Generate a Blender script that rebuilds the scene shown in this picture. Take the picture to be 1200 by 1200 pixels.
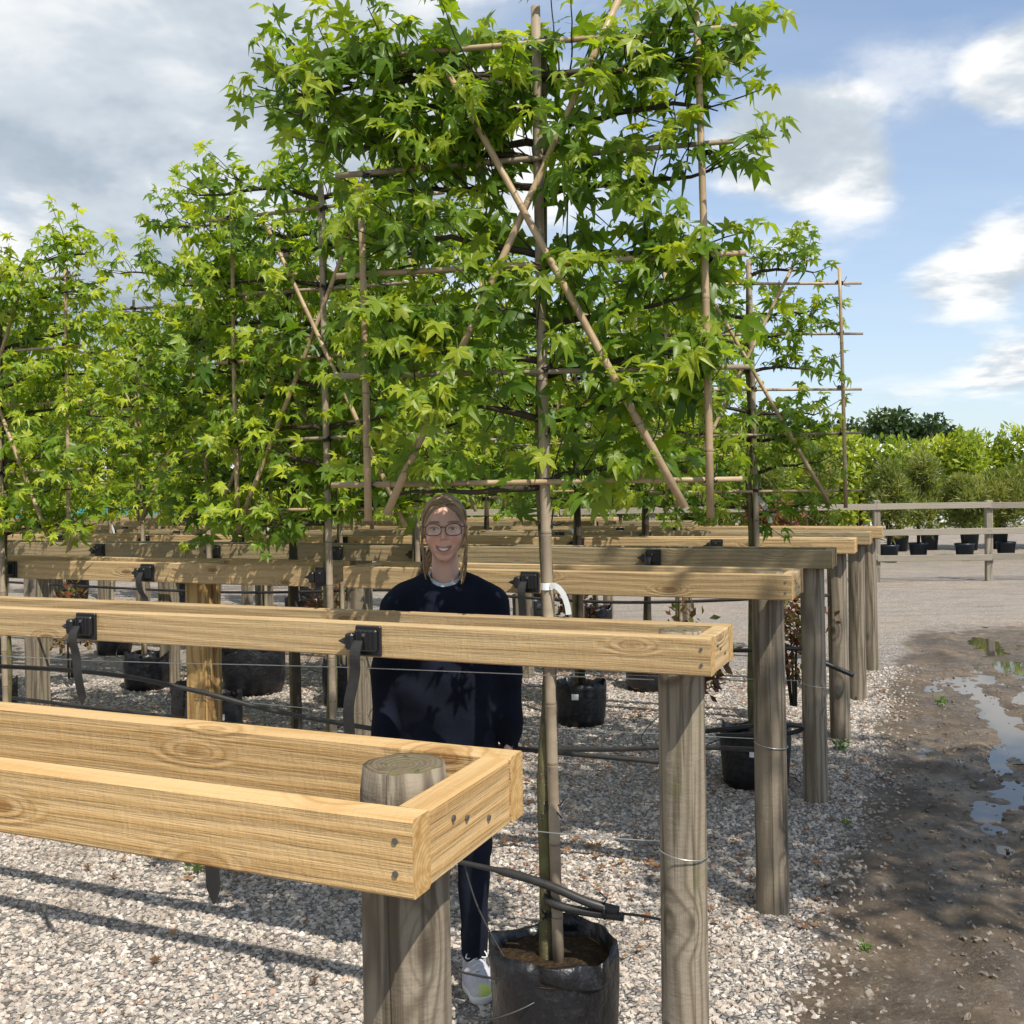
import bpy, math, random
import numpy as np
from mathutils import Vector, Matrix, Quaternion, noise as mnoise

# ------------------------------------------------------------------ clear
for o in list(bpy.data.objects): bpy.data.objects.remove(o, do_unlink=True)
scene = bpy.context.scene
COL = scene.collection
R = math.radians

# ------------------------------------------------------------------ camera
cam_d = bpy.data.cameras.new('camera')
cam_d.sensor_width = 36.0; cam_d.lens = 36.0
cam_d.shift_y = -31.0/1200.0
cam_d.clip_start = 0.05; cam_d.clip_end = 1000.0
cam = bpy.data.objects.new('camera', cam_d); COL.objects.link(cam)
cam.location = (0, 0, 1.7)
cam.rotation_euler = (R(90), R(0.9), 0)
scene.camera = cam

# ------------------------------------------------------------------ light
SUN_EL = R(55.0)
SUN_H = Vector((0.518, -0.855)).normalized()
SUN_DIR = Vector((SUN_H.x*math.cos(SUN_EL), SUN_H.y*math.cos(SUN_EL), math.sin(SUN_EL)))
world = bpy.data.worlds.new('World'); scene.world = world; world.use_nodes = True
sun_d = bpy.data.lights.new('sun', 'SUN'); sun_d.energy = 4.1; sun_d.angle = R(0.55); sun_d.color = (1.0, 0.94, 0.84)
sun = bpy.data.objects.new('sun', sun_d); COL.objects.link(sun)
sun.rotation_euler = SUN_DIR.to_track_quat('Z', 'Y').to_euler()
scene.view_settings.view_transform = 'Standard'; scene.view_settings.look = 'None'
scene.view_settings.exposure = 0.45; scene.view_settings.gamma = 1.0
scene.view_settings.use_curve_mapping = False

# ------------------------------------------------------------------ node helpers
class NT:
    def __init__(s, tree): s.t = tree; s.n = tree.nodes; s.l = tree.links
    def new(s, typ, **kw):
        n = s.n.new(typ)
        for k, v in kw.items(): setattr(n, k, v)
        return n
    def put(s, sock, v):
        if isinstance(v, bpy.types.NodeSocket): s.l.new(v, sock)
        elif v is not None:
            if isinstance(v, (tuple, list)) and sock.type == 'RGBA' and len(v) == 3: v = (*v, 1)
            sock.default_value = v
    def math(s, op, a, b=None, c=None, clamp=False):
        n = s.new('ShaderNodeMath', operation=op, use_clamp=clamp)
        for i, v in enumerate((a, b, c)):
            if v is not None: s.put(n.inputs[i], v)
        return n.outputs[0]
    def vmath(s, op, a, b=None, scale=None):
        n = s.new('ShaderNodeVectorMath', operation=op)
        s.put(n.inputs[0], a)
        if b is not None: s.put(n.inputs[1], b)
        if scale is not None: s.put(n.inputs['Scale'], scale)
        return n.outputs['Value'] if op in ('DOT_PRODUCT', 'LENGTH', 'DISTANCE') else n.outputs[0]
    def noise(s, vec, scale=5, detail=4, rough=.55, dist=0.0):
        n = s.new('ShaderNodeTexNoise'); s.put(n.inputs['Vector'], vec)
        n.inputs['Scale'].default_value = scale; n.inputs['Detail'].default_value = detail
        n.inputs['Roughness'].default_value = rough; n.inputs['Distortion'].default_value = dist
        return n.outputs['Fac']
    def voro(s, vec, scale, feature='F1', rnd=1.0):
        n = s.new('ShaderNodeTexVoronoi', feature=feature); s.put(n.inputs['Vector'], vec)
        n.inputs['Scale'].default_value = scale; n.inputs['Randomness'].default_value = rnd
        return n
    def ramp(s, fac, stops, interp='LINEAR'):
        n = s.new('ShaderNodeValToRGB'); n.color_ramp.interpolation = interp
        e = n.color_ramp.elements
        while len(e) < len(stops): e.new(0.5)
        for i, (p, c) in enumerate(stops):
            e[i].position = p; e[i].color = (*c, 1) if len(c) == 3 else c
        s.put(n.inputs[0], fac); return n.outputs['Color']
    def mix(s, fac, a, b, blend='MIX'):
        n = s.new('ShaderNodeMix', data_type='RGBA', blend_type=blend)
        s.put(n.inputs['Factor'], fac); s.put(n.inputs[6], a); s.put(n.inputs[7], b)
        return n.outputs[2]
    def rng(s, v, a, b, c=0.0, d=1.0, smooth=False):
        n = s.new('ShaderNodeMapRange', interpolation_type='SMOOTHSTEP' if smooth else 'LINEAR')
        s.put(n.inputs[0], v)
        for i, x in enumerate((a, b, c, d)): n.inputs[i+1].default_value = x
        return n.outputs[0]
    def sep(s, v):
        n = s.new('ShaderNodeSeparateXYZ'); s.put(n.inputs[0], v); return n.outputs
    def comb(s, x, y, z):
        n = s.new('ShaderNodeCombineXYZ')
        for i, v in enumerate((x, y, z)): s.put(n.inputs[i], v)
        return n.outputs[0]
    def bump(s, h, strength=.5, dist=.01, normal=None):
        n = s.new('ShaderNodeBump'); n.inputs['Strength'].default_value = strength
        n.inputs['Distance'].default_value = dist; s.put(n.inputs['Height'], h)
        if normal is not None: s.put(n.inputs['Normal'], normal)
        return n.outputs[0]

def mat(name, build=None, color=None, rough=.6, spec=.4, metallic=0.0):
    m = bpy.data.materials.new(name); m.use_nodes = True
    t = NT(m.node_tree); bs = t.n['Principled BSDF']
    bs.inputs['Roughness'].default_value = rough; bs.inputs['Specular IOR Level'].default_value = spec
    bs.inputs['Metallic'].default_value = metallic
    if color is not None: bs.inputs['Base Color'].default_value = (*color, 1)
    if build: build(t, bs)
    return m

# ------------------------------------------------------------------ sky with cumulus
def build_world():
    t = NT(world.node_tree); t.n.clear()
    out = t.new('ShaderNodeOutputWorld'); bg = t.new('ShaderNodeBackground')
    sky = t.new('ShaderNodeTexSky', sky_type='NISHITA'); sky.sun_disc = False
    sky.sun_elevation = SUN_EL; sky.sun_rotation = math.atan2(SUN_H.x, SUN_H.y)
    sky.altitude = 50; sky.air_density = 1.0; sky.dust_density = 0.7; sky.ozone_density = 1.2
    tc = t.new('ShaderNodeTexCoord'); d = t.vmath('NORMALIZE', tc.outputs['Generated'])
    x, y, z = t.sep(d)
    zz = t.math('ADD', t.math('MAXIMUM', z, 0.0), 0.16)
    px = t.math('DIVIDE', x, zz); py = t.math('DIVIDE', y, zz)
    p = t.comb(px, py, 0.0)
    p = t.vmath('ADD', p, (3.1, 0.35, 0.0))
    big = t.noise(p, .62, 2, .5)
    det = t.noise(p, 1.55, 7, .58, .2)
    # the cloud deck is heavier towards one side of the sky
    bias = t.rng(x, -.30, .22, .22, -.10, True)
    f = t.math('ADD', t.math('ADD', t.math('MULTIPLY', big, .55), t.math('MULTIPLY', det, .62)), bias)
    f0 = f
    # single cumulus heaps standing low over the yard
    def heap(dx, dy, dz, r, amp):
        v = Vector((dx, dy, dz)).normalized()
        dist = t.vmath('DISTANCE', t.vmath('MULTIPLY', d, (1, 1, 1.35)), (v.x, v.y, v.z*1.35))
        return t.rng(dist, 0, r, amp, 0, True)
    for args in ((.27, 1, .33, .115, .36), (.34, 1, .29, .075, .26), (.52, 1, .40, .09, .34), (.50, 1, .225, .10, .34), (.42, 1, .185, .075, .20), (.49, 1, .12, .09, .24)):
        f = t.math('ADD', f, heap(*args))
    cover = t.math('MAXIMUM', t.rng(f0, .50, .73, 0, 1, True), t.rng(f, .57, .72, 0, 1, True))
    # light and dark: compare the density with that a little towards the sun
    p2 = t.vmath('ADD', p, (0.10, -.20, 0.0))
    det2 = t.noise(p2, 1.55, 5, .60, .25)
    lit = t.rng(t.math('SUBTRACT', det, det2), -.16, .16, 0, 1, True)
    thick = t.rng(f0, .62, .95, 0, 1, True)
    shade = t.math('ADD', t.math('MULTIPLY', lit, .62), t.math('SUBTRACT', .52, t.math('MULTIPLY', thick, .54)), clamp=True)
    shade = t.math('ADD', shade, t.math('MULTIPLY', t.math('SUBTRACT', t.noise(p, 3.4, 6, .6), .5), .38), clamp=True)
    ccol = t.ramp(shade, [(0, (2.3, 2.9, 3.7)), (.35, (3.4, 4.0, 4.7)), (.72, (5.0, 5.5, 6.0)), (1, (8.0, 8.0, 7.9))])
    # thin high veil and pale horizon
    veil = t.math('MULTIPLY', t.noise(t.vmath('MULTIPLY', p, (.5, 1.6, 1)), 1.2, 5, .6), .62)
    base = t.mix(1.0, sky.outputs[0], (1.15, 1.22, 1.30, 1), 'MULTIPLY')
    skyc = t.mix(veil, base, (5.4, 6.1, 6.9, 1))
    low = t.rng(z, 0, .30, .45, 0, True)
    skyc = t.mix(low, skyc, (5.4, 6.3, 7.2, 1))
    col = t.mix(cover, skyc, ccol)
    t.l.new(col, bg.inputs[0]); bg.inputs[1].default_value = .098
    world.cycles.sampling_method = 'MANUAL'; world.cycles.sample_map_resolution = 256
    t.l.new(bg.outputs[0], out.inputs[0])
build_world()

# ------------------------------------------------------------------ mesh helpers
def setp(o, label=None, cat=None, group=None, kind=None):
    if label: o['label'] = label
    if cat: o['category'] = cat
    if group: o['group'] = group
    if kind: o['kind'] = kind
    return o
def link(o, parent=None):
    COL.objects.link(o)
    if parent is not None: o.parent = parent
    return o
def empty(name, loc=(0, 0, 0), rz=0.0, **kw):
    o = bpy.data.objects.new(name, None); o.empty_display_size = .1
    o.location = loc; o.rotation_euler = (0, 0, rz); link(o); setp(o, **kw); return o
def mesh_data(name, v, f, mats, smooth=True, idx=None, attr=None):
    me = bpy.data.meshes.new(name); me.from_pydata([tuple(p) for p in v], [], [tuple(q) for q in f])
    for m in (mats if isinstance(mats, (list, tuple)) else [mats]): me.materials.append(m)
    if smooth: me.polygons.foreach_set('use_smooth', [True]*len(me.polygons))
    if idx is not None: me.polygons.foreach_set('material_index', list(idx))
    if attr:
        for k, vals in attr.items():
            a = me.attributes.new(k, 'FLOAT', 'POINT'); a.data.foreach_set('value', np.asarray(vals, dtype=np.float32))
    me.update(); return me
def obj(name, me, parent=None, loc=(0, 0, 0), rot=(0, 0, 0), **kw):
    o = bpy.data.objects.new(name, me); o.location = loc; o.rotation_euler = rot
    link(o, parent); setp(o, **kw); return o
class MB:
    def __init__(s): s.v = []; s.f = []; s.i = []
    def add(s, v, f, mi=0):
        b = len(s.v); s.v += [tuple(p) for p in v]; s.f += [tuple(b+i for i in q) for q in f]; s.i += [mi]*len(f)
    def data(s, name, mats, smooth=True): return mesh_data(name, s.v, s.f, mats, smooth, s.i)
    def obj(s, name, mats, parent=None, smooth=True, **kw): return obj(name, s.data(name, mats, smooth), parent, **kw)
def tube(pts, rad, n=8, cap=True):
    pts = [Vector(p) for p in pts]; m = len(pts)
    if not isinstance(rad, (list, tuple)): rad = [rad]*m
    v = []; f = []; prev = None
    for i, p in enumerate(pts):
        d = (pts[min(i+1, m-1)] - pts[max(i-1, 0)]).normalized()
        if prev is None:
            a = Vector((0, 0, 1)) if abs(d.z) < .9 else Vector((1, 0, 0))
            x = d.cross(a).normalized()
        else: x = (prev - d*prev.dot(d)).normalized()
        prev = x; y = d.cross(x)
        for k in range(n):
            an = 2*math.pi*k/n; v.append(p + (x*math.cos(an) + y*math.sin(an))*rad[i])
    for i in range(m-1):
        for k in range(n):
            f.append((i*n+k, i*n+(k+1) % n, (i+1)*n+(k+1) % n, (i+1)*n+k))
    if cap: f.append(tuple(reversed(range(n)))); f.append(tuple((m-1)*n+k for k in range(n)))
    return v, f
def smooth_path(pts, n=6):
    pts = [Vector(p) for p in pts]; out = []
    for i in range(len(pts)-1):
        p0 = pts[max(i-1, 0)]; p1 = pts[i]; p2 = pts[i+1]; p3 = pts[min(i+2, len(pts)-1)]
        for k in range(n):
            t = k/n
            out.append(.5*((2*p1)+(p2-p0)*t+(2*p0-5*p1+4*p2-p3)*t*t+(3*p1-p0-3*p2+p3)*t**3))
    out.append(pts[-1]); return out
def lathe(prof, n=24, wob=None):
    v = []; f = []; m = len(prof)
    for i, (r, z) in enumerate(prof):
        for k in range(n):
            a = 2*math.pi*k/n; dr, dz = wob(i, a) if wob else (0, 0)
            v.append(((r+dr)*math.cos(a), (r+dr)*math.sin(a), z+dz))
    for i in range(m-1):
        for k in range(n): f.append((i*n+k, i*n+(k+1) % n, (i+1)*n+(k+1) % n, (i+1)*n+k))
    return v, f
def cbox(x0, x1, y0, y1, z0, z1, c=.003):
    """box with chamfered edges"""
    v = []; idx = {}
    X = (x0, x1); Y = (y0, y1); Z = (z0, z1)
    for i in (0, 1):
        for j in (0, 1):
            for k in (0, 1):
                sx, sy, sz = (1, -1)[i], (1, -1)[j], (1, -1)[k]
                for a, o in enumerate(((0, c, c), (c, 0, c), (c, c, 0))):
                    idx[i, j, k, a] = len(v); v.append((X[i]+sx*o[0], Y[j]+sy*o[1], Z[k]+sz*o[2]))
    f = []
    q = [(0, 0), (1, 0), (1, 1), (0, 1)]
    for s in (0, 1):
        F = [[idx[s, j, k, 0] for j, k in q], [idx[j, s, k, 1] for j, k in q], [idx[j, k, s, 2] for j, k in q]]
        for n_, g in enumerate(F):
            flip = (s == 0) if n_ != 1 else (s == 1)
            f.append(tuple(reversed(g)) if flip else tuple(g))
    for j, k in q:
        f.append((idx[0, j, k, 1], idx[1, j, k, 1], idx[1, j, k, 2], idx[0, j, k, 2]))
        f.append((idx[j, 0, k, 0], idx[j, 1, k, 0], idx[j, 1, k, 2], idx[j, 0, k, 2]))
        f.append((idx[j, k, 0, 0], idx[j, k, 1, 0], idx[j, k, 1, 1], idx[j, k, 0, 1]))
    for i in (0, 1):
        for j in (0, 1):
            for k in (0, 1): f.append((idx[i, j, k, 0], idx[i, j, k, 1], idx[i, j, k, 2]))
    return v, f
def fix_normals(me):
    import bmesh
    bm = bmesh.new(); bm.from_mesh(me); bmesh.ops.recalc_face_normals(bm, faces=bm.faces[:]); bm.to_mesh(me); bm.free()

# ------------------------------------------------------------------ materials
def wood(name, light, mid, dark, axis='x', grey=0.0, greycol=(.30, .27, .22), rings=95.0, moss=0.0, gloss=.55):
    def b(t, bs):
        tc = t.new('ShaderNodeTexCoord'); oi = t.new('ShaderNodeObjectInfo')
        P = tc.outputs['Object']
        x, y, z = t.sep(P)
        if axis == 'z': P0 = t.comb(z, x, y)
        else: P0 = P
        off = t.vmath('SCALE', (7.3, 1.9, 3.7), scale=t.math('MULTIPLY', oi.outputs['Random'], 9.0))
        Q = t.vmath('ADD', P0, off)
        qx, qy, qz = t.sep(Q); ax, ay, az = t.sep(P0)
        S = t.comb(t.math('MULTIPLY', qx, .9), t.math('MULTIPLY', qy, 5.0), t.math('MULTIPLY', qz, 5.0))
        warp = t.noise(S, 1.3, 2, .5)
        # knots
        kv = t.voro(t.comb(t.math('MULTIPLY', qx, 2.9), t.math('MULTIPLY', qy, 3.0), t.math('MULTIPLY', qz, 8.5)), 1.0)
        kd = kv.outputs['Distance']
        kn = t.rng(kd, 0, .34, 1, 0, True)
        # growth rings: tilted away from the board's own axis
        rd = t.math('ADD', t.math('MULTIPLY', az, 1.0), t.math('MULTIPLY', ay, .55))
        rd = t.math('ADD', rd, t.math('MULTIPLY', warp, .10))
        rd = t.math('ADD', rd, t.math('MULTIPLY', kn, .06))
        ring = t.math('SINE', t.math('MULTIPLY', rd, rings*2.2))
        ring = t.rng(ring, -1, 1, 0, 1)
        fib = t.noise(t.comb(t.math('MULTIPLY', qx, 5.0), t.math('MULTIPLY', qy, 210.0), t.math('MULTIPLY', qz, 210.0)), 1.0, 3, .65)
        blot = t.noise(S, .8, 3, .6)
        c = t.mix(t.math('MULTIPLY', t.math('POWER', ring, 2.6), .62 if axis == 'z' else .55), light, mid)
        stk = t.noise(t.comb(t.math('MULTIPLY', qx, 1.6), t.math('MULTIPLY', qy, 34.0), t.math('MULTIPLY', qz, 34.0)), 1.0, 3, .6)
        c = t.mix(t.rng(stk, .50, .74, 0, .95 if axis == 'z' else .26, True), c, dark)
        c = t.mix(t.rng(fib, .45, .75, 0, .5), c, mid)
        c = t.mix(t.rng(kd, .03, .15, .9, 0, True), c, dark)
        c = t.mix(t.math('MULTIPLY', t.rng(t.math('SINE', t.math('MULTIPLY', kd, 95)), .2, 1, 0, .6), t.rng(kd, .1, .34, 1, 0)), c, dark)
        c = t.mix(t.rng(blot, .48, .72, 0, .35), c, dark)
        sawm = t.noise(t.comb(t.math('MULTIPLY', qx, 60.0), t.math('MULTIPLY', qy, 20.0), t.math('MULTIPLY', qz, 22.0)), 1.0, 3, .7)
        c = t.mix(t.rng(sawm, .60, .78, 0, .30), c, (min(1, light[0]*1.35), min(1, light[1]*1.35), min(1, light[2]*1.4)))
        if grey > 0:
            gm = t.rng(t.noise(S, 2.2, 5, .65), .5-.5*grey, 1.15-.6*grey, 0, grey, True)
            c = t.mix(gm, c, t.mix(fib, tuple(v*.55 for v in greycol), tuple(v*1.25 for v in greycol)))
        if axis == 'z':   # weathered grain stands out on the posts
            c = t.mix(t.math('MULTIPLY', t.math('POWER', ring, 3.0), .50), c, dark)
            c = t.mix(t.rng(stk, .53, .66, 0, .60, True), c, dark)
            c = t.mix(t.rng(kd, .02, .13, .9, 0, True), c, tuple(v*.7 for v in dark))
        if moss > 0:
            mm = t.rng(t.noise(Q, 7, 5, .65), .62-.3*moss, .95-.3*moss, 0, .75, True)
            c = t.mix(mm, c, (.10, .12, .03))
        tone = t.rng(oi.outputs['Random'], 0, 1, .84, 1.10)
        c = t.mix(1.0, c, t.comb(tone, tone, tone), 'MULTIPLY')
        t.l.new(c, bs.inputs['Base Color'])
        bs.inputs['Roughness'].default_value = gloss + .15; bs.inputs['Specular IOR Level'].default_value = .25
        h = t.math('ADD', t.math('MULTIPLY', fib, .6), t.math('ADD', t.math('MULTIPLY', ring, .25), t.math('MULTIPLY', sawm, .55)))
        t.l.new(t.bump(h, .75, .005), bs.inputs['Normal'])
    return mat(name, b)
def endgrain(name, light, dark):
    def b(t, bs):
        tc = t.new('ShaderNodeTexCoord'); x, y, z = t.sep(tc.outputs['Object'])
        r = t.vmath('LENGTH', t.comb(0.0, t.math('ADD', y, .02), t.math('ADD', z, .07)))
        r = t.math('ADD', r, t.math('MULTIPLY', t.noise(tc.outputs['Object'], 30, 2), .006))
        s = t.rng(t.math('SINE', t.math('MULTIPLY', r, 900)), -1, 1)
        c = t.mix(t.math('MULTIPLY', s, .5), light, dark)
        t.l.new(t.mix(t.rng(t.noise(tc.outputs['Object'], 60, 4), .4, .7), c, dark), bs.inputs['Base Color'])
    return mat(name, b, rough=.8, spec=.2)

M = {}
M['fresh'] = wood('fresh_sawn_timber', (.57, .385, .185), (.43, .245, .08), (.25, .12, .035), grey=.15, greycol=(.40, .33, .22))
M['timber'] = wood('sawn_timber', (.52, .37, .19), (.38, .235, .10), (.19, .10, .04), grey=.34, greycol=(.34, .29, .20))
M['old_timber'] = wood('weathered_timber', (.40, .30, .165), (.28, .19, .085), (.17, .105, .045), grey=.6, greycol=(.27, .245, .17), moss=.2)
M['end'] = endgrain('end_grain', (.58, .39, .17), (.36, .19, .06))
M['post'] = wood('weathered_round_post', (.30, .245, .175), (.20, .155, .105), (.075, .055, .035), axis='z', grey=.6, greycol=(.30, .265, .21), moss=.26, rings=80)
M['square'] = wood('square_post_timber', (.56, .38, .16), (.42, .25, .085), (.24, .12, .04), axis='z', grey=.15)
M['fence'] = wood('grey_fence_timber', (.34, .29, .22), (.24, .20, .15), (.12, .10, .07), grey=.8, greycol=(.30, .27, .22), moss=.15)
M['fencez'] = wood('grey_fence_post_timber', (.34, .29, .22), (.24, .20, .15), (.12, .10, .07), axis='z', grey=.8, greycol=(.30, .27, .22), moss=.15)
def b_posttop(t, bs):
    tc = t.new('ShaderNodeTexCoord'); P = tc.outputs['Object']; x, y, z = t.sep(P)
    r = t.vmath('LENGTH', t.comb(x, y, 0.0)); r = t.math('ADD', r, t.math('MULTIPLY', t.noise(P, 18, 3), .012))
    ring = t.rng(t.math('SINE', t.math('MULTIPLY', r, 900)), -1, 1)
    c = t.mix(t.math('MULTIPLY', ring, .5), (.19, .15, .10), (.12, .09, .06))
    c = t.mix(t.rng(t.noise(P, 22, 6, .7), .47, .66, 0, .75, True), c, (.13, .13, .045))
    c = t.mix(t.rng(t.noise(t.vmath('ADD', P, (3, 1, 7)), 38, 5, .7), .55, .68, 0, .9, True), c, (.055, .05, .03))
    t.l.new(c, bs.inputs['Base Color'])
    t.l.new(t.bump(t.math('ADD', t.noise(P, 70, 6, .7), t.math('MULTIPLY', ring, .2)), .8, .008), bs.inputs['Normal'])
M['posttop'] = mat('mossy_post_top', b_posttop, rough=.9, spec=.15)

def b_bamboo(base, dark):
    def b(t, bs):
        tc = t.new('ShaderNodeTexCoord'); P = tc.outputs['Object']; oi = t.new('ShaderNodeObjectInfo')
        a = t.new('ShaderNodeAttribute', attribute_name='node')
        n = t.noise(t.vmath('ADD', P, t.vmath('SCALE', (3, 5, 7), scale=oi.outputs['Random'])), 9, 5, .65)
        c = t.mix(t.rng(n, .38, .68, 0, 1), base, dark)
        c = t.mix(a.outputs['Fac'], c, (.10, .07, .04))
        t.l.new(c, bs.inputs['Base Color']); t.l.new(t.bump(n, .15, .003), bs.inputs['Normal'])
    return b
M['cane'] = mat('bamboo_cane', b_bamboo((.46, .34, .20), (.30, .205, .115)), rough=.45, spec=.4)
M['canegrey'] = mat('weathered_bamboo', b_bamboo((.36, .29, .205), (.22, .17, .12)), rough=.55, spec=.3)
M['stakedark'] = mat('dark_wooden_stake', b_bamboo((.06, .048, .035), (.03, .024, .018)), rough=.8, spec=.2)
def b_bark(t, bs):
    tc = t.new('ShaderNodeTexCoord'); P = tc.outputs['Object']
    n = t.noise(t.vmath('MULTIPLY', P, (1, 1, .35)), 55, 5, .7); g = t.noise(P, 6, 3, .6)
    c = t.mix(t.rng(n, .35, .68), (.155, .135, .06), (.065, .05, .03))
    c = t.mix(t.rng(g, .45, .65, 0, .7), c, (.16, .17, .055))
    c = t.mix(t.rng(t.noise(P, 120, 2), .64, .70), c, (.26, .25, .19))
    t.l.new(c, bs.inputs['Base Color']); t.l.new(t.bump(n, .6, .004), bs.inputs['Normal'])
M['bark'] = mat('young_bark', b_bark, rough=.75, spec=.25)
M['limb'] = mat('dark_twig_bark', color=(.055, .043, .028), rough=.75, spec=.25)

def leafmat(name, old, mid, young, trans=.42):
    m = bpy.data.materials.new(name); m.use_nodes = True; t = NT(m.node_tree); bs = t.n['Principled BSDF']; out = t.n['Material Output']
    a = t.new('ShaderNodeAttribute', attribute_name='tint'); oi = t.new('ShaderNodeObjectInfo')
    f = t.math('ADD', a.outputs['Fac'], t.math('MULTIPLY', t.math('SUBTRACT', oi.outputs['Random'], .5), .22), clamp=True)
    c = t.ramp(f, [(0, old), (.5, mid), (1, young)])
    geo = t.new('ShaderNodeNewGeometry')
    cb = t.mix(t.math('MULTIPLY', geo.outputs['Backfacing'], .45), c, (.20, .27, .10))
    n = t.noise(geo.outputs['Position'], 38, 3, .6)
    cb = t.mix(t.rng(n, .4, .75, 0, .28), cb, old)
    t.l.new(cb, bs.inputs['Base Color']); bs.inputs['Roughness'].default_value = .40; bs.inputs['Specular IOR Level'].default_value = .42
    tr = t.new('ShaderNodeBsdfTranslucent'); t.l.new(t.mix(1.0, c, (1.8, 1.7, .5, 1), 'MULTIPLY'), tr.inputs[0])
    mx = t.new('ShaderNodeMixShader'); mx.inputs[0].default_value = trans
    t.l.new(bs.outputs[0], mx.inputs[1]); t.l.new(tr.outputs[0], mx.inputs[2]); t.l.new(mx.outputs[0], out.inputs[0])
    return m
M['leaf'] = leafmat('sweetgum_leaf', (.062, .135, .013), (.140, .240, .018), (.34, .40, .032), .50)
M['leaf_y'] = leafmat('sweetgum_leaf_light', (.060, .135, .015), (.19, .300, .024), (.45, .51, .040), .50)
M['bush'] = leafmat('laurel_leaf', (.07, .14, .02), (.21, .30, .035), (.45, .50, .07), .4)
M['bamboo_leaf'] = leafmat('bamboo_leaf', (.06, .10, .022), (.15, .20, .05), (.32, .33, .11), .4)
M['oak'] = leafmat('oak_leaf', (.018, .042, .012), (.042, .078, .02), (.09, .12, .035), .2)
M['red'] = leafmat('reddish_leaf', (.075, .03, .02), (.20, .065, .035), (.13, .16, .035), .35)
M['weed'] = leafmat('weed_leaf', (.03, .09, .015), (.08, .17, .03), (.20, .30, .06), .3)
M['litter'] = leafmat('dry_leaf', (.10, .045, .02), (.25, .12, .055), (.42, .24, .11), .15)

def b_pot(t, bs):
    tc = t.new('ShaderNodeTexCoord'); P = tc.outputs['Object']
    n = t.noise(P, 5, 4, .6); d = t.noise(P, 40, 4, .7)
    c = t.mix(t.rng(d, .52, .72, 0, .5), (.008, .008, .010), (.045, .042, .038))
    t.l.new(c, bs.inputs['Base Color']); t.l.new(t.rng(n, .3, .7, .28, .55), bs.inputs['Roughness'])
    t.l.new(t.bump(t.noise(P, 9, 4, .6), .6, .03), bs.inputs['Normal'])
M['pot'] = mat('black_bag_plastic', b_pot, spec=.5)
M['bluepot'] = mat('dark_blue_pot_plastic', color=(.012, .022, .04), rough=.4)
M['black'] = mat('black_plastic', color=(.012, .012, .013), rough=.38, spec=.5)
def b_strap(t, bs):
    tc = t.new('ShaderNodeTexCoord')
    t.l.new(t.mix(t.noise(tc.outputs['Object'], 30, 4), (.010, .010, .011), (.045, .043, .04)), bs.inputs['Base Color'])
M['rubber'] = mat('black_rubber', b_strap, rough=.45, spec=.45)
M['hose'] = mat('irrigation_pipe', b_strap, rough=.35, spec=.5)
M['white'] = mat('white_label', color=(.78, .79, .78), rough=.5)
M['wire'] = mat('galvanised_wire', color=(.55, .56, .56), rough=.35, metallic=.9)
M['screw'] = mat('steel_screw', color=(.22, .21, .20), rough=.4, metallic=.8)
def b_soil(t, bs):
    tc = t.new('ShaderNodeTexCoord'); P = tc.outputs['Object']
    n = t.noise(P, 45, 6, .75)
    t.l.new(t.ramp(n, [(.3, (.025, .017, .010)), (.55, (.075, .05, .028)), (.75, (.20, .13, .065))]), bs.inputs['Base Color'])
    t.l.new(t.bump(n, 1.0, .03), bs.inputs['Normal'])
M['soil'] = mat('bark_compost', b_soil, rough=.95, spec=.1)

# ------------------------------------------------------------------ the lie of the land
U = Vector((-.920, .392)); V = Vector((.392, .920))         # along the rows / across the rows
ROT = math.atan2(U.y, U.x)                                   # local +x along the row, local +y towards the near side
FRAMES = [                                                   # end post x, y, frame height, frame width, length of row
    (-.155, 1.43, 1.300, .345, 3.6), (.440, 2.735, 1.310, .285, 5.2), (1.010, 4.066, 1.345, .33, 7.4), (1.590, 5.447, 1.340, .25, 9.5),
    (2.140, 6.755, 1.320, .25, 11.0), (2.670, 7.98, 1.300, .25, 13.0), (3.204, 9.206, 1.280, .25, 14.5), (1.9, 11.3, 1.28, .25, 14.0), (1.2, 13.0, 1.28, .25, 14.5)]
def on_row(k, t, off=0.0):
    x, y = FRAMES[k-1][:2]; return (x + U.x*t - V.x*off, y + U.y*t - V.y*off)   # off > 0: near side
def lane(x, y):  # signed distance to the right of the line of end posts, and distance along that line
    dx, dy = x-1.01, y-4.066
    return dx*-U.x + dy*-U.y, dx*V.x + dy*V.y
def fb(x, y, z, s, o=4): return mnoise.fractal(Vector((x*s, y*s, z)), 1.0, 2.0, o)
def sstep(a, b, x):
    t = min(1, max(0, (x-a)/(b-a))); return t*t*(3-2*t)
def mudness(x, y):
    s, w = lane(x, y)
    e = .16 + .12*fb(x, y, 3.3, 1.1)
    return sstep(e-.28, e+.35, s) * (1-.75*sstep(6.0, 10.5, w + 1.2*fb(x, y, 9, .5))-.25*sstep(10, 14, w))
def height(x, y):
    m = mudness(x, y); s, w = lane(x, y)
    h = .006*fb(x, y, 0, 1.5)
    if m > 0.01:
        wob = .25*fb(x, y, 5, .35)
        wetz = sstep(.9, 2.6, w); rut = wetz*(-.022*math.exp(-((s-1.0+wob)/.20)**2) - .018*math.exp(-((s-1.75+wob)/.30)**2) - .008) + .010
        h += m*(rut + .026*fb(s*2.6, w*.55, 2, 1.6, 5) + .014*fb(x, y, 7, 8.0, 4))
    return h
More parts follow.
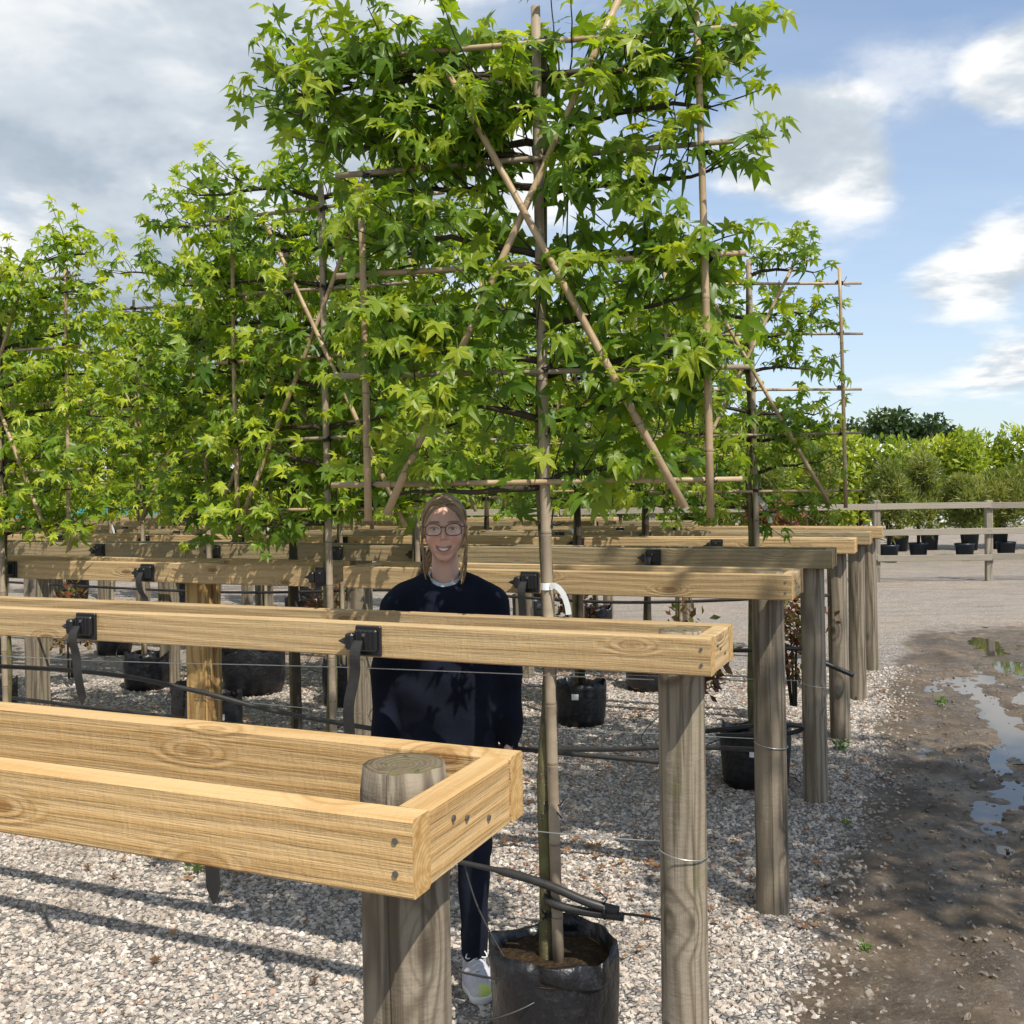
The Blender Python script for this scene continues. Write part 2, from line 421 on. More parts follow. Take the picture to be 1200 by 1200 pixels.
def axis_pts(lo, a, b, hi, fine):
    n = int((b-a)/fine); core = np.linspace(a, b, n+1)
    l = [a]; st = fine
    while l[-1] > lo: st *= 1.35; l.append(l[-1]-st)
    h = [b]; st = fine
    while h[-1] < hi: st *= 1.35; h.append(h[-1]+st)
    return np.concatenate([np.array(l[1:])[::-1], core, np.array(h[1:])])
def build_ground():
    xs = axis_pts(-300, -3.6, 7.0, 300, .05); ys = axis_pts(-60, 2.6, 12.5, 500, .05)
    nx, ny = len(xs), len(ys); v = []; mud = []
    for y in ys:
        for x in xs:
            near = -8 < x < 16 and 1 < y < 20
            v.append((x, y, height(x, y) if near else 0.0)); mud.append(mudness(x, y) if near else 0.0)
    f = [(j*nx+i, j*nx+i+1, (j+1)*nx+i+1, (j+1)*nx+i) for j in range(ny-1) for i in range(nx-1)]
    def b(t, bs):
        geo = t.new('ShaderNodeNewGeometry'); P = geo.outputs['Position']
        a = t.new('ShaderNodeAttribute', attribute_name='mud').outputs['Fac']
        # loose stone chippings
        vn = t.voro(P, 44); ed = t.voro(P, 44, 'DISTANCE_TO_EDGE').outputs['Distance']
        r1 = t.sep(vn.outputs['Color'])[0]
        stone = t.ramp(r1, [(0, (.16, .15, .145)), (.3, (.30, .28, .26)), (.6, (.42, .385, .35)), (.85, (.50, .45, .40)), (1, (.58, .55, .51))])
        stone = t.mix(t.rng(ed, 0, .09, .75, 0), stone, (.07, .06, .05))
        big = t.noise(P, .7, 4, .6); mid = t.noise(P, 3.0, 5, .65)
        stone = t.mix(t.rng(mid, .48, .70, 0, .45), stone, (.16, .12, .085))
        far = t.rng(t.sep(P)[1], 8.5, 11.5, 0, 1, True)
        road = t.mix(t.rng(big, .35, .65), (.48, .385, .30), (.40, .35, .30))
        road = t.mix(t.rng(t.noise(t.vmath('MULTIPLY', P, (.35, 1.6, 1)), 3, 7, .75), .47, .72, 0, .75), road, (.17, .145, .12))
        road = t.mix(t.rng(t.noise(P, 30, 3, .7), .55, .75, 0, .5), road, (.48, .45, .42))
        g = t.mix(t.math('MULTIPLY', far, .72), stone, road)
        # trodden mud
        mu = t.ramp(t.noise(P, 5, 8, .72), [(.3, (.060, .043, .028)), (.5, (.135, .098, .064)), (.68, (.23, .175, .120))])
        mu = t.mix(t.rng(t.noise(P, 1.3, 5, .6), .42, .62, .0, .6, True), mu, (.055, .041, .028))
        mu = t.mix(t.rng(t.noise(P, 40, 4, .7), .57, .70, 0, .7), mu, (.26, .23, .195))
        moss = t.rng(t.noise(t.vmath('ADD', P, (4, 9, 0)), 1.6, 6, .65), .54, .68, 0, .75, True)
        mu = t.mix(t.math('MULTIPLY', moss, t.rng(a, .25, .8, 1, .12)), mu, (.075, .085, .02))
        aa = t.rng(t.math('ADD', a, t.math('MULTIPLY', t.math('SUBTRACT', t.noise(P, 7, 6, .7), .5), .9)), .32, .62, 0, 1, True)
        t.l.new(t.mix(aa, g, mu), bs.inputs['Base Color'])
        wet = t.math('MULTIPLY', aa, t.rng(t.noise(P, 2.2, 5, .65), .42, .6, .25, 1, True))
        t.l.new(t.rng(wet, 0, 1, .9, .22), bs.inputs['Roughness'])
        bs.inputs['Specular IOR Level'].default_value = .35
        hs = t.math('MULTIPLY', t.rng(ed, 0, .25, 0, 1, True), t.math('SUBTRACT', 1.0, aa))
        hm = t.math('MULTIPLY', t.noise(P, 16, 7, .75), aa)
        t.l.new(t.bump(t.math('ADD', hs, t.math('MULTIPLY', hm, 1.6)), .9, .018), bs.inputs['Normal'])
    M['ground'] = mat('gravel_and_mud', b)
    me = mesh_data('ground', v, f, M['ground'], True, None, {'mud': mud})
    obj('ground', me, label='pale gravel yard turning to dark wheel-rutted mud', kind='structure')
    # rain water standing in the ruts
    w = MB(); pts = []
    wat = mat('puddle_water', color=(.035, .03, .024), rough=.03, spec=.5)
    n = 20; v = []; f = []
    for i in range(n+1):
        c = on_row(3, -1.5, 0); q = (c[0]+V.x*(.6+i*.5), c[1]+V.y*(.6+i*.5))
        for s in (-1.1, 2.6): v.append((q[0]-U.x*s, q[1]-U.y*s, -.0125))
    f = [(2*i, 2*i+1, 2*i+3, 2*i+2) for i in range(n)]
    obj('puddle', mesh_data('puddle', v, f, wat, False), label='rain water lying in the wheel ruts of the lane', kind='structure')
build_ground()

# ------------------------------------------------------------------ gravel stones (geometry nodes)
def build_gravel():
    rng = np.random.default_rng(4)
    st = .12; xs = np.arange(-4.8, 5.2, st); ys = np.arange(2.7, 9.4, st)
    v = []; dens = []
    for y in ys:
        for x in xs:
            inside = abs(x) < .56*y + .5
            m = mudness(x, y)
            n = .5+.5*fb(x, y, 1.7, 2.2)
            d = (1-sstep(.05, 1.05, m + .6*(n-.5))) * 1.0 + .20*n*n
            s, w = lane(x, y)
            if s > .2: d *= .9
            d *= 1 - .55*sstep(5.5, 9.0, y)
            v.append((x, y, height(x, y)-.002)); dens.append(max(0, d)*inside)
    nx = len(xs); f = [(j*nx+i, j*nx+i+1, (j+1)*nx+i+1, (j+1)*nx+i) for j in range(len(ys)-1) for i in range(nx-1)]
    def b(t, bs):
        oi = t.new('ShaderNodeObjectInfo'); geo = t.new('ShaderNodeNewGeometry')
        c = t.ramp(oi.outputs['Random'], [(0, (.20, .18, .165)), (.15, (.32, .285, .25)), (.40, (.44, .385, .33)), (.62, (.53, .45, .375)), (.80, (.61, .55, .48)), (.93, (.68, .64, .585)), (1, (.42, .26, .17))])
        n = t.noise(geo.outputs['Position'], 90, 4, .65)
        dirt = t.rng(t.noise(geo.outputs['Position'], 1.5, 4, .6), .52, .70, 0, .45, True)
        c = t.mix(t.rng(n, .4, .7, 0, .4), c, (.24, .20, .165))
        c = t.mix(dirt, c, (.17, .13, .095))
        sl = t.math('ADD', t.vmath('DOT_PRODUCT', t.vmath('SUBTRACT', geo.outputs['Position'], (1.01, 4.066, 0)), (.920, -.392, 0)), t.math('MULTIPLY', t.math('SUBTRACT', t.noise(geo.outputs['Position'], 3, 3), .5), .5))
        t.l.new(t.mix(t.rng(sl, .12, .55, 0, .72, True), c, (.085, .068, .050)), bs.inputs['Base Color'])
        t.l.new(t.bump(n, .4, .006), bs.inputs['Normal'])
    M['stone'] = mat('limestone_chippings', b, rough=.8, spec=.25)
    me = mesh_data('gravel', v, f, M['stone'], False, None, {'dens': dens})
    o = obj('gravel', me, label='loose pale limestone chippings covering the beds', kind='stuff')
    ng = bpy.data.node_groups.new('gravel_scatter', 'GeometryNodeTree')
    ng.interface.new_socket('Geometry', in_out='INPUT', socket_type='NodeSocketGeometry')
    ng.interface.new_socket('Geometry', in_out='OUTPUT', socket_type='NodeSocketGeometry')
    N = ng.nodes; L = ng.links
    gi = N.new('NodeGroupInput'); go = N.new('NodeGroupOutput')
    na = N.new('GeometryNodeInputNamedAttribute'); na.data_type = 'FLOAT'; na.inputs['Name'].default_value = 'dens'
    mul = N.new('ShaderNodeMath'); mul.operation = 'MULTIPLY'; mul.inputs[1].default_value = 3000.0
    L.new(na.outputs['Attribute'], mul.inputs[0])
    dp = N.new('GeometryNodeDistributePointsOnFaces'); L.new(gi.outputs[0], dp.inputs['Mesh']); L.new(mul.outputs[0], dp.inputs['Density'])
    g2i = N.new('GeometryNodeGeometryToInstance')
    for k in range(5):
        ico = N.new('GeometryNodeMeshIcoSphere'); ico.inputs['Radius'].default_value = 1.0; ico.inputs['Subdivisions'].default_value = 2
        nz = N.new('ShaderNodeTexNoise'); nz.inputs['Scale'].default_value = .85; nz.inputs['Detail'].default_value = 1.0
        ps = N.new('GeometryNodeInputPosition'); ad = N.new('ShaderNodeVectorMath'); ad.operation = 'ADD'; ad.inputs[1].default_value = (k*5.1, k*2.3, 1)
        L.new(ps.outputs[0], ad.inputs[0]); L.new(ad.outputs[0], nz.inputs['Vector'])
        sb = N.new('ShaderNodeVectorMath'); sb.operation = 'SUBTRACT'; sb.inputs[1].default_value = (.5, .5, .5); L.new(nz.outputs['Color'], sb.inputs[0])
        sc = N.new('ShaderNodeVectorMath'); sc.operation = 'SCALE'; sc.inputs['Scale'].default_value = 2.6; L.new(sb.outputs[0], sc.inputs[0])
        sp = N.new('GeometryNodeSetPosition'); L.new(ico.outputs['Mesh'], sp.inputs['Geometry']); L.new(sc.outputs[0], sp.inputs['Offset'])
        tr = N.new('GeometryNodeTransform'); L.new(sp.outputs[0], tr.inputs['Geometry']); tr.inputs['Scale'].default_value = (1.0, .78, .62)
        L.new(tr.outputs[0], g2i.inputs[0])
    sm = N.new('GeometryNodeSetMaterial'); sm.inputs['Material'].default_value = M['stone']; L.new(g2i.outputs[0], sm.inputs['Geometry'])
    ip = N.new('GeometryNodeInstanceOnPoints'); L.new(dp.outputs['Points'], ip.inputs['Points']); L.new(sm.outputs[0], ip.inputs['Instance'])
    ip.inputs['Pick Instance'].default_value = True
    ri = N.new('FunctionNodeRandomValue'); ri.data_type = 'INT'
    [s for s in ri.inputs if s.name == 'Max' and s.type == 'INT'][0].default_value = 4
    L.new([s for s in ri.outputs if s.type == 'INT'][0], ip.inputs['Instance Index'])
    rs = N.new('FunctionNodeRandomValue'); rs.data_type = 'FLOAT'
    fs = [s for s in rs.inputs if s.type == 'VALUE']; fs[0].default_value = .005; fs[1].default_value = .0142
    rs.inputs['Seed'].default_value = 3
    L.new([s for s in rs.outputs if s.type == 'VALUE'][0], ip.inputs['Scale'])
    rr = N.new('FunctionNodeRandomValue'); rr.data_type = 'FLOAT_VECTOR'
    vs = [s for s in rr.inputs if s.type == 'VECTOR']; vs[0].default_value = (-.6, -.6, 0); vs[1].default_value = (.6, .6, 6.283)
    rr.inputs['Seed'].default_value = 8
    L.new([s for s in rr.outputs if s.type == 'VECTOR'][0], ip.inputs['Rotation'])
    L.new(ip.outputs[0], go.inputs[0])
    md = o.modifiers.new('scatter', 'NODES'); md.node_group = ng
build_gravel()
# ------------------------------------------------------------------ timber frames
rnd = random.Random(11)
def board(length, h=.097, th=.045, mats=None, name='board', seed=0, ends=True):
    """sawn board, local x along its length, origin at its end, top at z=0; a little uneven"""
    r = random.Random(seed); n = max(2, int(length/.10)); c = .0035
    prof = [(-th/2+c, 0), (th/2-c, 0), (th/2, -c), (th/2, -h+c), (th/2-c, -h), (-th/2+c, -h), (-th/2, -h+c), (-th/2, -c)]
    v = []; f = []; mi = []
    for i in range(n+1):
        x = length*i/n
        wy = .0022*mnoise.noise(Vector((x*1.3, seed*3.1, 0))); wz = .0022*mnoise.noise(Vector((x*1.1, seed*3.1, 5)))
        for k, (y, z) in enumerate(prof):
            j = .0011*mnoise.noise(Vector((x*22, k*4.0, seed)))
            v.append((x, y+wy+j, z+wz+j))
    for i in range(n):
        for k in range(8):
            f.append((i*8+k, i*8+(k+1) % 8, (i+1)*8+(k+1) % 8, (i+1)*8+k)); mi.append(0)
    f.append(tuple(range(8))); mi.append(1); f.append(tuple(n*8+k for k in reversed(range(8)))); mi.append(1)
    me = mesh_data(name, v, f, mats, False, mi); fix_normals(me); return me
def round_post(h, r, seed, crack=True):
    m = 46; rr = random.Random(seed); ca = rr.uniform(1.62, 2.25)
    angs = [2*math.pi*k/44 for k in range(44)]
    cr = [(ca, .30)] + ([(ca-rr.uniform(.5, .8), .12)] if seed % 2 else [])
    for c, dp in cr: angs = [a for a in angs if abs(a-c) > .10] + [c-.05, c-.008, c, c+.008, c+.05]
    angs.sort(); n = len(angs); v = []; f = []; mi = []
    for i in range(m+1):
        z = -.25 + (h+.25)*i/m; tw = .07*mnoise.noise(Vector((0, seed*5.0, z*1.1)))
        for a in angs:
            q = r*(1+.018*mnoise.noise(Vector((math.cos(a)*1.5, math.sin(a)*1.5, z*1.2+seed*9))) + .010*mnoise.noise(Vector((math.cos(a)*9, math.sin(a)*9, z*.8+seed))))
            for c, dp in cr:
                if abs(a-c) < 1e-6: q *= 1-dp*min(1, max(0, (z-.02)*4)) if dp > .2 else 1-dp*sstep(.25, .5, z)*(1-sstep(.8, 1.1, z))
            q *= 1.02-.035*z
            if i == m: q -= .004
            v.append((q*math.cos(a+tw), q*math.sin(a+tw), z + (.004*mnoise.noise(Vector((math.cos(a)*2, math.sin(a)*2, seed))) if i == m else 0)))
    for i in range(m):
        for k in range(n): f.append((i*n+k, i*n+(k+1) % n, (i+1)*n+(k+1) % n, (i+1)*n+k)); mi.append(0)
    b = m*n; pr = [b+k for k in range(n)]
    for s, dz in ((.7, .002), (.38, -.001)):
        st = len(v)
        for k in range(n):
            x, y, z = v[b+k]; v.append((x*s, y*s, h+dz+.002*mnoise.noise(Vector((x*s*60, y*s*60, seed)))))
        for k in range(n): f.append((pr[k], pr[(k+1) % n], st+(k+1) % n, st+k)); mi.append(1)
        pr = [st+k for k in range(n)]
    f.append(tuple(pr)); mi.append(1)
    return mesh_data('post', v, f, [M['post'], M['posttop']], True, mi)
def square_post(h, w, seed):
    m = MB(); v, f = cbox(-w/2, w/2, -w/2, w/2, -.2, h, .004); m.add(v, f)
    me = m.data('post', M['square'] if seed < 23 else M['post'], False); fix_normals(me); return me  # farther rows: darker weathered wood stands in for the shade on these posts
def band(pts, w, th, axis=(1, 0, 0)):
    """flat strap following pts, its width along axis"""
    A = Vector(axis)*(w/2); pts = [Vector(p) for p in pts]; v = []; f = []
    for i, p in enumerate(pts):
        d = (pts[min(i+1, len(pts)-1)]-pts[max(i-1, 0)]).normalized(); n = d.cross(Vector(axis)).normalized()*(th/2)
        s = 1.0
        if i == len(pts)-1: s = .12
        v += [p-A*s+n, p+A*s+n, p+A*s-n, p-A*s-n]
    for i in range(len(pts)-1):
        for k in range(4): f.append((4*i+k, 4*i+(k+1) % 4, 4*i+4+(k+1) % 4, 4*i+4+k))
    f.append((3, 2, 1, 0)); e = 4*(len(pts)-1); f.append((e, e+1, e+2, e+3)); return v, f
def clamp_meshes():
    m = MB()
    m.add(*cbox(-.042, .042, 0, .012, -.080, .006, .003)); m.add(*cbox(-.034, .034, .010, .022, -.066, -.004, .004))
    for sx in (-.03, -.015, 0, .015, .03): m.add(*cbox(sx-.003, sx+.003, .020, .025, -.062, -.008, .001))
    plate = m.data('plate', M['black'], False); fix_normals(plate)
    m = MB(); m.add(*cbox(.036, .064, .004, .036, -.062, -.014, .006)); m.add(*cbox(.046, .070, .010, .030, -.052, -.024, .005))
    v, f = tube([(.062, .02, -.038), (.075, .02, -.038), (.092, .02, -.039)], [.012, .009, .0015], 6); m.add(v, f)
    buckle = m.data('buckle', M['black'], False); fix_normals(buckle)
    m = MB(); v, f = tube([(.004, .024, -.018), (.004, .029, -.018)], .005, 8); m.add(v, f)
    screw = m.data('screw', M['screw'], False)
    return plate, buckle, screw
CL = clamp_meshes()
def add_clamp(root, x, y, z, strap=0.0, seed=0, near=True, s=1.0):
    e = bpy.data.objects.new('clamp', CL[0]); e.location = (x, y, z); e.scale = (s, s, s); link(e, root)
    if near:
        obj('buckle', CL[1], e); obj('screw', CL[2], e)
    if strap > 0:
        r = random.Random(seed); sw = r.uniform(-.03, .03)
        pts = smooth_path([(.024, .026, -.035), (.026, .040, -.075), (.024+sw*.3, .034, -.13), (.024+sw, .030+r.uniform(-.01, .02), -.10-strap*.6), (.024+sw*1.2, .03, -.10-strap)], 5)
        pts.append(pts[-1] + Vector((0, 0, -.03)))
        m = MB(); m.add(*band(pts, .034, .004)); me = m.data('strap', M['rubber'], False); fix_normals(me); obj('strap', me, e)
WHICH = ['golden timber frame with the moss-topped round post, in front of the others', 'timber frame crossing in front of the woman at chest height',
         'timber frame just behind the woman, split by a gap for a tree'] + ['%s timber frame behind the woman' % w for w in ('second', 'third', 'fourth', 'fifth', 'sixth', 'seventh')]
CLAMPS = {1: [], 2: [(.87, .20, 1), (1.94, .16, 1), (2.95, .0, 1)], 3: [(.95, .12, 1), (1.97, 0, 1), (3.0, .10, 1), (3.93, 0, 1)],
          4: [(.83, .05, 1), (2.29, 0, 1), (2.88, 0, 1), (3.83, 0, 1), (4.84, 0, 1)], 5: [(.77, 0, 1), (1.76, 0, 1), (3.73, 0, 1), (4.73, 0, 1), (5.73, 0, 1), (6.73, 0, 1)],
          6: [(1.64, 0, 1), (2.41, 0, 1), (3.4, 0, 1), (5.46, 0, 1), (6.57, 0, 1), (7.41, 0, 1), (8.5, 0, 1)], 7: [(1.72, 0, 1), (2.29, 0, 1), (3.7, 0, 1), (5.7, 0, 1), (7.98, 0, 1), (8.54, 0, 1)], 8: [(1, 0, 1), (3, 0, 1), (5, 0, 1), (7, 0, 1)], 9: []}
scr = MB(); v_, f_ = tube([(0, 0, 0), (0, .0025, 0)], .0042, 8); scr.add(v_, f_); SCREW = scr.data('screw', M['screw'], False)
def build_frame(k):
    ex, ey, H, w, L = FRAMES[k-1]
    root = empty('timber_frame', (ex, ey, 0), ROT, label=WHICH[k-1], cat='frame', group='timber frames along the tree rows')
    mt = {1: [M['fresh'], M['end']], 2: [M['timber'], M['end']], 3: [M['timber'], M['end']]}.get(k, [M['timber'] if k % 2 else M['old_timber'], M['end']])
    r = .0635 if k > 2 else .0625
    ph = H + (.014 if k == 1 else -.003)
    obj('post', round_post(ph, r, k), root, rot=(R(rnd.uniform(-.6, .6)), R(rnd.uniform(-.6, .6)), 0))
    for q in range(1, 5):
        if 2.8*q < L: obj('post', square_post(H-.10 if k != 1 else H-.1, .125 if k > 1 else .1, k*7+q), root, loc=(2.8*q, 0, 0))
    secs = [(-.115, L)]
    if k == 3: secs = [(-.115, 1.87), (2.04, L)]
    if k == 1: secs = [(-.105, L)]
    yf = w/2-.0225
    for si, (a, b) in enumerate(secs):
        for side in (1, -1):
            x = a; j = 0
            while x < b-.05:
                ln = min(b-x, 3.1 if (j == 0 and side < 0) else 4.2)
                obj('board', board(ln-.004, mats=mt, seed=k*31+si*7+j*3+side), root, loc=(x, side*yf, H)); x += ln; j += 1
        le = w-.09-.002
        eb = [a] if not (k == 3 and si == 0) else [a, b-.045]
        for xe in eb:
            obj('end_board', board(le, mats=mt, seed=k*57+int(xe*10)), root, loc=(xe+.0225+.003, -le/2, H-.002), rot=(0, 0, R(90)))
        if k == 3 and si == 1:
            obj('brace', board(.34, .06, .045, mt, 'brace', 5), root, loc=(2.75, -.10, H-.004), rot=(0, 0, R(44)))
        if k <= 3:
            for zz in (.028, .068):
                for xx in (a+.024,):
                    obj('screw', SCREW, root, loc=(xx, w/2-.0005, H-zz))
            for yy in (-.05, .02, .06):
                obj('screw', SCREW, root, loc=(a+.004-.0022, yy*w/.345, H-.05+yy*.3), rot=(0, 0, R(90)))
    for i, (t, st, s) in enumerate(CLAMPS[k]): add_clamp(root, t, s*w/2, H-.012, st, k*10+i, k <= 6)
    if k == 1:   # strap tongue hanging under the far board
        m = MB(); m.add(*band([(.47, -.15, H-.09), (.47, -.155, H-.17), (.47, -.16, H-.285), (.47, -.162, H-.312)], .027, .004)); me = m.data('strap', M['rubber'], False); fix_normals(me); obj('strap', me, root)
    return root
ROOTS = {k: build_frame(k) for k in range(1, 10)}

# ------------------------------------------------------------------ far post and rail fence
def build_fence():
    root = empty('post_and_rail_fence', (5.8, 17.0, 0), R(-2.0), label='grey weathered post and rail fence across the far side of the yard', cat='fence')
    pm = MB(); pm.add(*cbox(-.055, .055, -.05, .05, -.2, 1.34, .012)); pme = pm.data('post', M['fencez'], False); fix_normals(pme)
    sp = 1.84; n = 13
    rails = [board(sp+.02, .10, .04, [M['fence'], M['fence']], 'rail', 900+j) for j in range(4)]
    for i in range(n):
        x = 3.9 - i*sp
        obj('post', pme, root, loc=(x, 0, rnd.uniform(-.03, .02)), rot=(R(rnd.uniform(-1, 1)), R(rnd.uniform(-1, 1)), 0))
        for q, z in enumerate((1.30, .88, .46)):
            obj('rail', rails[(i+q) % 4], root, loc=(x+.0, -.072 if (i % 2) else -.076, z+rnd.uniform(-.012, .012)), rot=(0, R(rnd.uniform(-.4, .4)), 0))
build_fence()

# ------------------------------------------------------------------ leaf-mass helper for bushes and distant trees
def leaf_mass(n, centre, size, leafl, leafw, seed, lumps=18, droop=.2, upright=0.0, fill=.5, tint=(.2, .8)):
    """leaf-sized blades spread in clumps through an uneven crown volume"""
    g = np.random.default_rng(seed); size = np.asarray(size, float); centre = np.asarray(centre, float)
    d = g.normal(size=(lumps, 3)); d /= np.linalg.norm(d, axis=1)[:, None]
    rad = g.uniform(.35, .85, lumps)[:, None]; C = d*rad; lr = g.uniform(.22, .42, lumps)
    k = g.integers(0, lumps, n); q = g.normal(size=(n, 3)); q /= np.linalg.norm(q, axis=1)[:, None]
    rr = g.uniform(fill, 1.05, n)**.6
    P = (C[k] + q*(lr[k]*rr)[:, None])
    base = np.clip(.5*(P[:, 2]+1), 0, 1)
    P = P*size + centre
    up = np.array([0, 0, 1.0])
    dirv = q*.9 + g.normal(size=(n, 3))*.7 + up*(upright-droop); dirv /= np.linalg.norm(dirv, axis=1)[:, None]
    nrm = q + up*.6 + g.normal(size=(n, 3))*.5; nrm -= dirv*np.sum(nrm*dirv, 1)[:, None]; nrm /= np.linalg.norm(nrm, axis=1)[:, None]
    side = np.cross(dirv, nrm)
    ll = leafl*g.uniform(.6, 1.25, n)[:, None]; ww = leafw*g.uniform(.6, 1.25, n)[:, None]
    a = P; b = P + dirv*ll*.5 + side*ww*.5 + nrm*ww*.15; c = P + dirv*ll; e = P + dirv*ll*.5 - side*ww*.5 + nrm*ww*.15
    v = np.stack([a, b, c, e], 1).reshape(-1, 3)
    f = np.arange(4*n).reshape(n, 4)
    lt = g.uniform(tint[0], tint[1], lumps)
    tn = np.repeat(np.clip(lt[k] + g.normal(0, .13, n), 0, 1), 4)
    return v, f, tn
def fast_mesh(name, v, f, m, tint=None, smooth=False):
    me = bpy.data.meshes.new(name); nv, nf = len(v), len(f); w = f.shape[1]
    me.vertices.add(nv); me.vertices.foreach_set('co', np.asarray(v, np.float32).ravel())
    me.loops.add(nf*w); me.loops.foreach_set('vertex_index', np.asarray(f, np.int32).ravel())
    me.polygons.add(nf); me.polygons.foreach_set('loop_start', np.arange(0, nf*w, w, dtype=np.int32))
    if smooth: me.polygons.foreach_set('use_smooth', np.ones(nf, bool))
    if tint is not None:
        a = me.attributes.new('tint', 'FLOAT', 'POINT'); a.data.foreach_set('value', np.asarray(tint, np.float32))
    me.materials.append(m); me.update(calc_edges=True); me.validate(); return me
def bush(name, label, cat, group, loc, size, n, ll, lw, m, seed, stem=True, zc=None, **kw):
    root = empty(name, loc, seed*1.3, label=label, cat=cat, group=group)
    zc = size[2]+.1 if zc is None else zc
    v, f, tn = leaf_mass(n, (0, 0, zc), size, ll, lw, seed, **kw)
    obj('foliage', fast_mesh('foliage', v, f, m, tn), root, kind='stuff')
    if stem:
        mb = MB(); r = random.Random(seed)
        for i in range(5):
            a = r.uniform(0, 6.28); q = size[0]*r.uniform(.1, .6)
            v, f = tube([(0.02*math.cos(a), 0.02*math.sin(a), -.02), (q*.4*math.cos(a), q*.4*math.sin(a), zc*.6), (q*math.cos(a), q*math.sin(a), zc*1.2)], [.018*size[2]+.005, .012*size[2]+.004, .003], 6); mb.add(v, f)
        mb.obj('stem', M['limb'], root)
    return root
def simple_pot(loc, r, h, m, label, group, seed=0):
    root = empty('plant_pot', loc, seed, label=label, cat='pot', group=group)
    mb = MB(); mb.add(*lathe([(0.0, .003), (r*.78, .003), (r*.80, .0), (r*.98, h*.88), (r*1.05, h*.89), (r*1.05, h), (r*.97, h), (r*.93, h*.8)], 20)); mb.obj('wall', m, root)
    mb = MB(); mb.add(*lathe([(r*.94, h*.84), (r*.5, h*.87), (.0, h*.88)], 20)); mb.obj('soil', M['soil'], root)
def build_background():
    g = random.Random(5)
    # bamboos standing in pots behind the fence
    spots = [(-1.2, 21.5), (.6, 21.8), (2.2, 21.3), (3.9, 21.6), (5.2, 21.2), (6.45, 21.5), (7.75, 21.1), (8.55, 21.6), (9.35, 21.2), (10.35, 21.5), (11.1, 21.1), (12.0, 21.5), (12.9, 21.2)]
    for i, (x, y) in enumerate(spots):
        simple_pot((x, y, 0), .19, .36, M['bluepot'], 'dark blue round pot with a bamboo, standing behind the post and rail fence', 'blue pots behind the fence', i)
        h = g.uniform(.62, 1.06); wd = g.uniform(.42, .72)
        bush('bamboo_plant', 'fine-leaved bamboo in a blue pot behind the post and rail fence', 'bamboo', 'potted bamboos behind the fence', (x, y, .30), (wd, wd*.9, h), 6500, .17, .024, M['bamboo_leaf'], 40+i, lumps=30, upright=.75, droop=.1, zc=h+.25, fill=.2, tint=(.25, .95))
    for i in range(12):   # second row of pots
        x = 4.2+i*.83
        simple_pot((x, 24.3+.3*(i % 2), 0), .21, .42, M['bluepot'], 'dark blue pot in the second line of pots behind the fence', 'second line of blue pots', i)
        bush('laurel_bush', 'yellow-green leafy laurel bush rising behind the potted bamboos', 'bush', 'laurel bushes behind the bamboos', (x, 24.3+.3*(i % 2), .36), (.80, .6, g.uniform(1.12, 1.32)), 2600, .20, .085, M['bush'], 80+i, lumps=26, tint=(.5, 1.0), upright=.3)
    for i in range(16):   # shrubs further left, beyond the rows
        x = -4.4+i*.62
        bush('leafy_shrub', 'light green shrub standing far behind the timber frames', 'shrub', 'shrubs far behind the frames', (x, 22+1.2*(i % 3), 0), (.85, .7, g.uniform(.75, 1.15)), 1300, .15, .07, M['bush'], 120+i, lumps=24, tint=(.15, .95))
    for i, (x, y, s) in enumerate(((8.1, 25.6, .5), (11.1, 26.2, .45), (6.8, 25.8, .4))):
        bush('coppery_shrub', 'copper-red tipped shrub poking up among the laurel bushes', 'shrub', 'copper shrubs in the hedge', (x, y, 1.6), (s, s*.8, s*1.1), 700, .11, .05, M['red'], 150+i, lumps=12, zc=.6)
    # oaks on the skyline
    oaks = [(25.6, 68, 3.4, 6.3), (22.6, 72, 3.2, 5.9), (28.6, 70, 2.4, 5.2), (32.2, 76, 2.2, 4.6), (18, 76, 4.2, 7.2), (11, 78, 4.6, 7.4), (4, 80, 5, 7.8), (-6, 82, 5, 7.5), (-16, 80, 5, 7.5), (-27, 78, 5, 7.6), (33.8, 66, 1.8, 4.3), (46, 78, 4, 6.0)]
    names = ['tallest dark oak on the skyline', 'dark oak touching the tallest oak on its bamboo-trellis side', 'dark oak beside the tallest skyline oak, towards the white tunnel']
    for i, (x, y, r, h) in enumerate(oaks):
        lab = names[i] if i < 3 else 'distant dark oak on the skyline behind the shrubs'
        root = empty('oak_tree', (x, y, 0), i*.7, label=lab, cat='tree', group='skyline oaks')
        v, f, tn = leaf_mass(5200, (0, 0, h-r*.62), (r, r, r*.68), .42, .34, 200+i, lumps=46, fill=.35, tint=(.05, .8))
        obj('crown', fast_mesh('crown', v, f, M['oak'], tn), root)
        mb = MB(); v, f = tube([(0, 0, -.2), (.1, 0, 1.5), (0, .1, h-r*1.0), (0, 0, h-r*.5)], [.42, .33, .26, .1], 10); mb.add(v, f)
        for q in range(6):
            a = q*1.05+i; v, f = tube([(0, 0, h-r*1.1+q*.1), (r*.35*math.cos(a), r*.35*math.sin(a), h-r*.8), (r*.75*math.cos(a), r*.75*math.sin(a), h-r*.45)], [.17, .11, .04], 6); mb.add(v, f)
        mb.obj('trunk', M['limb'], root)
    # polytunnels
    film = mat('white_tunnel_film', color=(.80, .80, .79), rough=.45)
    def b_net(t, bs):
        tc = t.new('ShaderNodeTexCoord'); n = t.noise(tc.outputs['Object'], 2.5, 4)
        t.l.new(t.mix(n, (.03, .20, .16), (.07, .30, .23)), bs.inputs['Base Color'])
    net = mat('green_windbreak_net', b_net, rough=.7)
